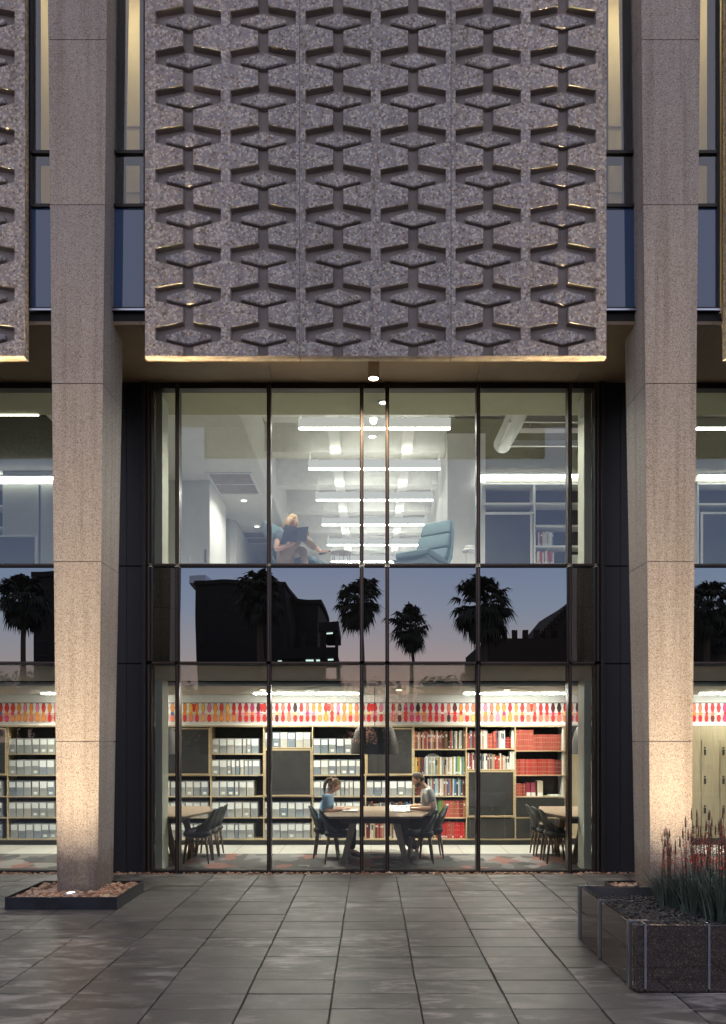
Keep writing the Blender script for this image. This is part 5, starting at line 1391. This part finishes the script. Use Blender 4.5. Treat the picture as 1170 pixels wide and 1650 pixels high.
# open books
def open_book(name, a, b_, c, d_, e, f_, mat, label):
    """two leaves: a-b-c-d left cover (a top outer, b top spine, c bottom spine, d bottom outer), e top outer right, f bottom outer right"""
    bk = empty(name, (0, 0, 0), 0, label, 'book')
    for (p, q, r, s_) in ((a, b_, c, d_), (b_, e, f_, c)):
        p, q, r, s_ = map(Vector, (p, q, r, s_)); n_ = (q - p).cross(s_ - p).normalized() * .004
        mb = MB(); v = [p, q, r, s_]
        mb.v = [tuple(x + n_) for x in v] + [tuple(x - n_) for x in v]; mi = mb.mi(mat)
        for ff in ((0, 1, 2, 3), (7, 6, 5, 4), (0, 4, 5, 1), (1, 5, 6, 2), (2, 6, 7, 3), (3, 7, 4, 0)): mb.f.append(ff); mb.m.append(mi); mb.smooth.append(False)
        mb.build('cover', bk)
        cen = (p + q + r + s_) / 4; away = n_.normalized() * (1 if n_.dot(cen - Vector(cam.location)) > 0 else -1)
        pg = MB(); w_ = [cen + (x - cen) * .95 for x in v]
        pg.v = [tuple(x + away * .005) for x in w_] + [tuple(x + away * .012) for x in w_]; mi = pg.mi('paper')
        for ff in ((0, 1, 2, 3), (7, 6, 5, 4), (0, 4, 5, 1), (1, 5, 6, 2), (2, 6, 7, 3), (3, 7, 4, 0)): pg.f.append(ff); pg.m.append(mi); pg.smooth.append(False)
        pg.build('pages', bk)
open_book('open_book', U(460, 845.5, 11.50), U(480, 850, 11.42), U(477, 874, 11.40), U(454.5, 872, 11.46), U(497, 848.5, 11.52), U(494, 871, 11.50), 'book_dark', 'large dark open book held by the woman upstairs')
def flat_book(X, D, w, d, z, lift, label, print_=True):
    bk = empty('open_book', (X, D, z), 0, label, 'book')
    mb = MB()
    for s in (-1, 1):
        mb.bar((s * .004, 0, .012), (s * w, 0, lift if s * 1 < 0 or True else 0), d, .012, 'paper', up=(0, 0, 1))
    mb.build('pages', bk)
    if print_:
        pr = MB()
        for i in range(6):
            x = -w + .03 + i * (2 * w - .06) / 6
            pr.bar((x, -.02, .0215 + lift * .3), (x + .025, -.02, .0215 + lift * .3), .05, .002, random.choice(['print_grey', 'glass_coral', 'print_grey']))
        pr.build('printed_pictures', bk)
flat_book(-.33, 11.75, .12, .26, .744, .02, 'open white book on the table in front of the woman', False)
# magazine held tilted by the man
mg = empty('open_magazine', (PX(644, 11.7), 11.70, .745), 0, 'open white magazine with pictures tilted up in front of the man', 'magazine')
ml = MB()
for s in (-1, 1):
    ml.v += []; a = Vector((s * .002, -.10, .012)); b_ = Vector((s * .15, -.10, .02)); c = Vector((s * .15, .05, .10)); d_ = Vector((s * .002, .05, .09))
    ml.face([a, b_, c, d_] if s > 0 else [b_, a, d_, c], 'paper'); k = Vector((0, .004, -.006)); ml.face([d_ + k, c + k, b_ + k, a + k], 'paper')
ml.build('pages', mg)
pr = MB(); random.seed(5)
for s in (-1, 1):
    for r in range(2):
        for q in range(3):
            x = s * (.03 + q * .038); t0 = .15 + r * .4; y = -.10 + .15 * t0; z = .018 + .08 * t0 + .004
            pr.face([(x - .012, y, z), (x + .012, y, z), (x + .012, y + .04, z + .0213), (x - .012, y + .04, z + .0213)], random.choice(['print_grey', 'glass_coral', 'print_grey', 'book_dark']))
pr.build('printed_pictures', mg)

# ================================================================== GRANITE PLANTER
X0, Y0, Y1, X1, Hh = 1.93, 5.57, 7.10, 4.9, .495
gp = empty('granite_planter', (X0, Y0, 0), 0, 'polished brown granite planter box with steel clips, full of red flowering plants', 'planter')
def gbox(nm, x0, x1, y0, y1, z0, z1, mat, bevel=0): return box(nm, x0 - X0, x1 - X0, y0 - Y0, y1 - Y0, z0, z1, mat, gp, bevel)
fx = [X0, X0 + .073, X0 + .073 + .465, X0 + .073 + .93, X0 + .073 + 1.395, X0 + .073 + 1.86, X0 + .073 + 2.325, X1]
for a, b_ in zip(fx[:-1], fx[1:]):
    gbox('granite_panel', a + .004, b_ - .004, Y0, Y0 + .03, .008, Hh, 'granite', .002)
    gbox('granite_panel', a + .004, b_ - .004, Y1 - .03, Y1, .008, Hh - .01, 'granite', .002)
sy = [Y0 + .031, 5.70, 6.43, 7.069]
for a, b_ in zip(sy[:-1], sy[1:]):
    gbox('granite_panel', X0, X0 + .03, a + .004, b_ - .004, .008, Hh - .003, 'granite', .002)
    gbox('granite_panel', X1 - .03, X1, a + .004, b_ - .004, .008, Hh - .003, 'granite', .002)
def clip(x, y, ax):
    mb = MB()
    if ax == 'f':
        mb.box(x - .008, x + .008, -.009, .0, .03, Hh + .004, 'steel'); mb.box(x - .008, x + .008, -.009, .10, Hh + .004, Hh + .010, 'steel'); mb.box(x - .006, x + .006, .09, .098, Hh - .1, Hh + .0035, 'steel')
    elif ax == 'b':
        mb.box(x - .012, x + .012, -.06, .009, Hh + .0, Hh + .008, 'steel'); mb.box(x - .012, x + .012, .001, .009, .03, Hh - .0005, 'steel'); mb.box(x - .006, x + .006, -.05, -.044, Hh + .0085, Hh + .03, 'steel')
    else:
        mb.box(-.012, .0, y - .028, y - .004, .01, Hh + .001, 'steel'); mb.box(-.012, .0, y + .008, y + .020, .01, Hh + .001, 'steel'); mb.box(-.012, .14, y - .028, y + .02, Hh + .0015, Hh + .008, 'steel')
    o = mb.build('steel_clip', gp)
    if ax == 'f': o.location = (-X0, 0, 0)
    elif ax == 'b': o.location = (-X0, Y1 - Y0, 0)
    else: o.location = (0, -Y0, 0)
for x in fx[1:-1]: clip(x, 0, 'f'); clip(x, 0, 'b')
for y in (5.70, 6.43, 7.05): clip(0, y, 's')
gbox('rim_strip', X0 + .032, X0 + .036, Y0 + .031, Y1 - .031, Hh - .09, Hh - .004, 'steel')
gbox('back_rim', X0 + .036, X1 - .031, Y1 - .036, Y1 - .031, Hh - .12, Hh - .012, 'steel')
ms = MB(); ms.box(X0 + .037, X1 - .032, Y0 + .031, Y1 - .037, .05, .39, 'mulch')
stones(ms, X0 + .06, X1 - .05, Y0 + .05, Y1 - .06, .392, 5200, .010, .019, 'mulch', zs=.02)
tag(ms.build('gravel_mulch'), kind='stuff')

def plant_meshes(seed):
    random.seed(seed)
    lf = MB(); mi = lf.mi('aloe_leaf')
    for k in range(150):
        a = random.uniform(0, 6.283); r0 = random.uniform(0, .13); L = random.uniform(.24, .44); sp = random.uniform(.05, .75); w = random.uniform(.005, .010)
        d = Vector((math.cos(a), math.sin(a), 0)); sdv = Vector((-d.y, d.x, 0)); p0 = d * r0; n_ = 5; b = len(lf.v); tw = random.uniform(-.6, .6)
        for i in range(n_ + 1):
            t = i / n_; p = p0 + d * (sp * L * t ** 1.5) + Vector((0, 0, L * (t - .18 * sp * t * t)))
            ww = w * (1 - t) ** .6 + .0006; s2 = (sdv * math.cos(tw) + d * math.sin(tw))
            lf.v += [tuple(p - s2 * ww), tuple(p + d * ww * .5 * (1 if i % 2 else 1)), tuple(p + s2 * ww)]
        for i in range(n_):
            for c_ in (0, 1):
                q = b + i * 3 + c_; lf.f.append((q, q + 1, q + 4, q + 3)); lf.m.append(mi); lf.smooth.append(True)
    fs = MB(); fl = MB()
    for k in range(random.randint(6, 10)):
        a = random.uniform(0, 6.283); r0 = random.uniform(.01, .10); H = random.uniform(.50, .80); ln = Vector((random.gauss(0, .05), random.gauss(0, .05), 0))
        p0 = Vector((math.cos(a) * r0, math.sin(a) * r0, .05)); p1 = p0 + ln * H * .5 + Vector((0, 0, H * .6)); p2 = p0 + ln * H * 1.1 + Vector((0, 0, H))
        fs.tube([p0, p1, p2], [.0046, .0036, .0020], 'aloe_stem', 5)
        for q in range(28):
            t = random.uniform(.52, 1.0); p = p1.lerp(p2, (t - .6) / .4) if t > .6 else p0.lerp(p1, t / .6)
            an = random.uniform(0, 6.283); o_ = Vector((math.cos(an), math.sin(an), 0)); dz = -.55 if t < .86 else .5
            ln_ = random.uniform(.014, .030) * (1.1 - .75 * max(0, (t - .8) / .2))
            fl.tube([p, p + o_ * ln_ * .55 + Vector((0, 0, dz * ln_ * .2)), p + o_ * ln_ + Vector((0, 0, dz * ln_ * .9))], [.0014, .0028, .0018], 'aloe_flower' if t < .9 else 'aloe_bud', 4, cap=True, smooth=False)
        fl.tube([p2 - Vector((0, 0, .06)), p2, p2 + Vector((0, 0, .035))], [.006, .006, .001], 'aloe_bud', 5)
    return lf.mesh('leaves'), fs.mesh('flower_stalks'), fl.mesh('flowers')
PMs = [plant_meshes(100 + i) for i in range(4)]
random.seed(3)
pp = [(2.60, 6.62), (2.72, 6.38), (2.88, 6.72), (2.80, 6.10), (3.02, 6.45), (3.05, 6.12), (3.10, 5.88), (2.95, 5.82), (3.28, 6.75), (3.32, 6.32), (3.35, 5.95), (3.58, 6.6), (3.62, 6.15), (3.60, 5.85), (3.85, 6.4), (3.9, 6.0), (4.15, 6.6), (4.2, 6.15), (4.45, 6.35), (2.66, 6.86), (3.05, 6.88)]
wh = {0: 'at the left edge of the planting', 3: 'nearest the gravel corner of the box', 7: 'overhanging the front granite panel'}
for i, (x, y) in enumerate(pp):
    ms_ = PMs[i % 4]
    o = empty('aloe_plant', (x, y, .39), random.uniform(0, 6.28), 'narrow leaved aloe clump with red flower spikes ' + wh.get(i, '%s from the left in the granite box' % ordn(i) if x < 3.2 else '%s along toward the right picture edge' % ordn(i)), 'plant', 'aloe clumps in the granite box')
    s = random.uniform(.9, 1.1) * (.82 if x < 2.7 else 1); o.scale = (s, s, s)
    for nm, me in zip(('leaves', 'flower_stalks', 'flowers'), ms_): tag(inst(nm, me, o), kind='stuff')

# ================================================================== ACROSS THE PLAZA (seen mirrored in the glass)
def VY(D): return 2 * GY - D                             # a thing mirrored at depth D stands here
def fan_palm(px, py, D, rad, label, seed):
    random.seed(seed); x, y = PX(px, D), VY(D); z = PZ(py, D)
    t = empty('fan_palm', (x, y, -.075), random.uniform(0, 6.28), label, 'palm tree', 'fan palms across the plaza')
    lean = random.uniform(-.25, .25); n_ = 8
    MB().tube([(lean * math.sin(math.pi * i / n_), 0, (z) * i / n_) for i in range(n_ + 1)], [.30 - .012 * i for i in range(n_ + 1)], 'palm_trunk', 10).build('trunk', t)
    mb = MB(); mi = mb.mi('palm_leaf')
    for k in range(120):
        el = R(random.uniform(-70, 80)); az = random.uniform(0, 6.283)
        d = Vector((math.cos(el) * math.cos(az), math.cos(el) * math.sin(az), math.sin(el))); st_ = random.uniform(.30, .60) * rad
        droop = Vector((0, 0, -.25 * rad if el < .3 else -.08 * rad))
        c = Vector((0, 0, z)) + d * st_ + droop * .4; side = d.cross(Vector((0, 0, 1))).normalized(); nn = side.cross(d).normalized()
        mb.bar(Vector((0, 0, z)), c, .04, .02, 'palm_leaf')
        m_ = 11
        for q in range(m_):
            a = (q / (m_ - 1) - .5) * 2.5; L = rad * random.uniform(.34, .46) * (1 - .15 * abs(a))
            dr = (d * math.cos(a) + side * math.sin(a)); tip = c + dr * L + Vector((0, 0, -.55 * L * random.uniform(.5, 1.3))) - nn * .1; mid = c + dr * L * .55
            sd_ = dr.cross(nn).normalized() * .075 * rad / 2
            b = len(mb.v); mb.v += [tuple(c), tuple(mid - sd_), tuple(mid + sd_), tuple(tip)]
            mb.f += [(b, b + 1, b + 2), (b + 1, b + 3, b + 2)]; mb.m += [mi, mi]; mb.smooth += [False, False]
    tag(mb.build('crown', t), kind='stuff')
fan_palm(583, 965, 60, 2.6, 'fan palm mirrored across the two middle mullions of the spandrel', 1)
fan_palm(659, 1006, 77, 2.8, 'shorter looking fan palm mirrored right of the middle mullions, trunk in full view', 2)
fan_palm(777, 970, 54, 2.75, 'fan palm mirrored at the third mullion, the tallest crown at right', 3)
fan_palm(420, 955, 63, 2.7, 'fan palm mirrored in front of the dark block by the second mullion', 4)
fan_palm(38, 962, 58, 2.6, 'fan palm mirrored left of the left column', 5)
fan_palm(1143, 972, 58, 2.6, 'fan palm mirrored right of the right column', 6)
fan_palm(1166, 1018, 80, 2.2, 'small fan palm mirrored at the right picture edge', 7)
fan_palm(205, 960, 70, 2.2, 'fan palm across the plaza hidden behind the left column', 8)

def far_building(name, label, x0, x1, D, ztop, depth, mat, win=None, lit=0, step=None, seed=0):
    random.seed(seed); y1 = VY(D); t = empty(name, ((x0 + x1) / 2, y1, -.075), 0, label, 'building')
    w = (x1 - x0) / 2; box('wall', -w, w, -depth, 0, 0, ztop, mat, t)
    box('roof', -w - .2, w + .2, -depth - .2, .2, ztop + .002, ztop + .5, mat, t)
    if win:
        nx, nz = win
        for i in range(nx):
            for j in range(nz):
                X = -w + (i + .5) * 2 * w / nx; Z = 2.2 + (j + .35) * (ztop - 2.5) / nz; l_ = random.random() < lit
                f = MB(); ww, hh = w / nx * .62, (ztop - 2.5) / nz * .27
                f.box(X - ww, X + ww, 0.003, .08, Z - hh - .08, Z - hh, 'frame_metal'); f.box(X - ww, X + ww, .003, .08, Z + hh, Z + hh + .08, 'frame_metal')
                fo = f.build('window', t); box('pane', X - ww, X + ww, .004, .03, Z - hh, Z + hh, 'far_lamp' if l_ else 'far_glass', fo)
    return t
A = far_building('office_block', 'large dark block across the plaza mirrored in the left spandrel panes', PX(318, 95), PX(462, 95), 95, 21.2, 18, 'far_wall', (7, 5), 0, seed=1)
box('roof_screen', PX(300, 95) - PX(390, 95), PX(330, 95) - PX(390, 95), -8, -1, 21.7, 22.6, 'steel', A)
far_building('office_block', 'dark block with a few lit rooms mirrored between second mullion and palm', PX(455, 100), PX(515, 100), 100, 20.2, 16, 'far_wall', (4, 6), .0, seed=2)
gar = empty('parking_garage', (PX(500, 85), VY(85), -.075), 0, 'open parking garage with lit decks mirrored left of the middle palm', 'building')
for i, z in enumerate((4.5, 8.0, 11.6, 14.6)):
    w0, w1 = (PX(436, 85) - PX(500, 85), PX(545, 85) - PX(500, 85)) if i < 3 else (PX(516, 85) - PX(500, 85), PX(549, 85) - PX(500, 85))
    box('deck', w0, w1, -14, 0, z - .4, z + .7, 'far_wall', gar)
    for q in range(6 if i < 3 else 3):
        X = w0 + (q + .5) * (w1 - w0) / (6 if i < 3 else 3)
        if random.random() < .75: box('deck_lamp', X - random.uniform(.1, .7), X + random.uniform(.1, .6), -1.5, -1.3, z - .60, z - .45, 'far_lamp', gar)
for X in (-3.5, -1, 1.5, 3.2): box('pillar', X - .25, X + .25, -.8, -.3, 0, 14.2, 'far_wall', gar)
# crenellated hall
ha = empty('brick_hall', (PX(845, 72), VY(72), -.075), 0, 'battlemented brick hall with stepped gable mirrored in the right spandrel pane', 'building')
xa, xb = PX(783, 72) - PX(845, 72), PX(1010, 72) - PX(845, 72); zt_ = PZ(1020, 72)
box('wall', xa, xb, -16, 0, 0, zt_ - .5, 'far_brick', ha)
k = xa
while k < xb:
    box('merlon', k, k + .55, -.4, .05, zt_ - .499, zt_ + .35, 'far_brick', ha); k += 1.15
gx0, gx1 = PX(870, 72) - PX(845, 72), PX(985, 72) - PX(845, 72); gm_ = (gx0 + gx1) / 2
MB().prism([(gx0, zt_ - .5), (gx1, zt_ - .5), (gm_, PZ(960, 72))], -15, -.5, 'far_brick').build('gable_roof', ha)
for i in range(12):
    t_ = i / 12; X = gx0 + (gm_ - gx0) * t_; Z = zt_ - .5 + (PZ(960, 72) - zt_ + .5) * t_
    box('gable_step', X, X + .4, -.49, -.2, Z - .2, Z + .45, 'far_brick', ha)
box('drum_wall', xa - .6, xa + 1.2, -6, -.1, 0, zt_ - 4.2, 'far_brick', ha)
far_building('office_block', 'tall narrow black block mirrored beside the palm left of the left column', PX(54, 70), PX(140, 70), 70, 16.9, 14, 'far_wall', (3, 6), .0, seed=6)
far_building('brick_hall', 'low dark hall mirrored right of the right column', PX(1085, 84), PX(1260, 84), 84, 13.0, 12, 'far_brick', (6, 2), .0, seed=7)
# leafy trees in front of them
def leafy(n_, rad, hgt, seed):
    random.seed(seed); mb = MB(); mi = mb.mi('tree_leaf')
    cl = [(Vector((random.gauss(0, .45), random.gauss(0, .45), random.uniform(-.55, .6))) * rad, random.uniform(.28, .5) * rad) for _ in range(16)]
    for _ in range(n_):
        c, r = random.choice(cl); p = c + Vector((random.gauss(0, 1), random.gauss(0, 1), random.gauss(0, .8))).normalized() * r * random.uniform(.5, 1)
        p.z += hgt; s = random.uniform(.07, .15); a = Vector((random.gauss(0, 1), random.gauss(0, 1), random.gauss(0, 1))).normalized(); b_ = a.orthogonal().normalized()
        b = len(mb.v); mb.v += [tuple(p - a * s), tuple(p + b_ * s * .6), tuple(p + a * s), tuple(p - b_ * s * .6)]; mb.f.append((b, b + 1, b + 2, b + 3)); mb.m.append(mi); mb.smooth.append(False)
    tr = MB(); tr.tube([(0, 0, 0), (.05, 0, hgt * .5), (0, .05, hgt)], [.18, .14, .08], 'tree_bark', 8)
    for _ in range(5):
        c, r = random.choice(cl); tr.tube([(0, 0, hgt * .6), (c.x * .5, c.y * .5, hgt + c.z * .4), (c.x, c.y, hgt + c.z)], [.08, .05, .02], 'tree_bark', 6)
    return mb.mesh('crown'), tr.mesh('trunk')
TM = [leafy(5200, 2.6, 3.6, 50), leafy(5200, 2.3, 3.2, 51), leafy(5200, 2.9, 4.2, 52)]
random.seed(9)
for i in range(20):
    x = -30 + i * 3.1 + random.uniform(-.5, .5); y = -22 - random.uniform(0, 7)
    o = empty('leafy_tree', (x, y, -.075), random.uniform(0, 6), 'rounded dark tree mirrored low in the glass, %s from the left' % ordn(i), 'tree', 'row of trees across the plaza')
    s = random.uniform(.9, 1.15); o.scale = (s * 1.15, s * 1.15, s * random.uniform(.8, 1.0)); c_, t_ = TM[i % 3]; inst('crown', c_, o); inst('trunk', t_, o)
random.seed(1)
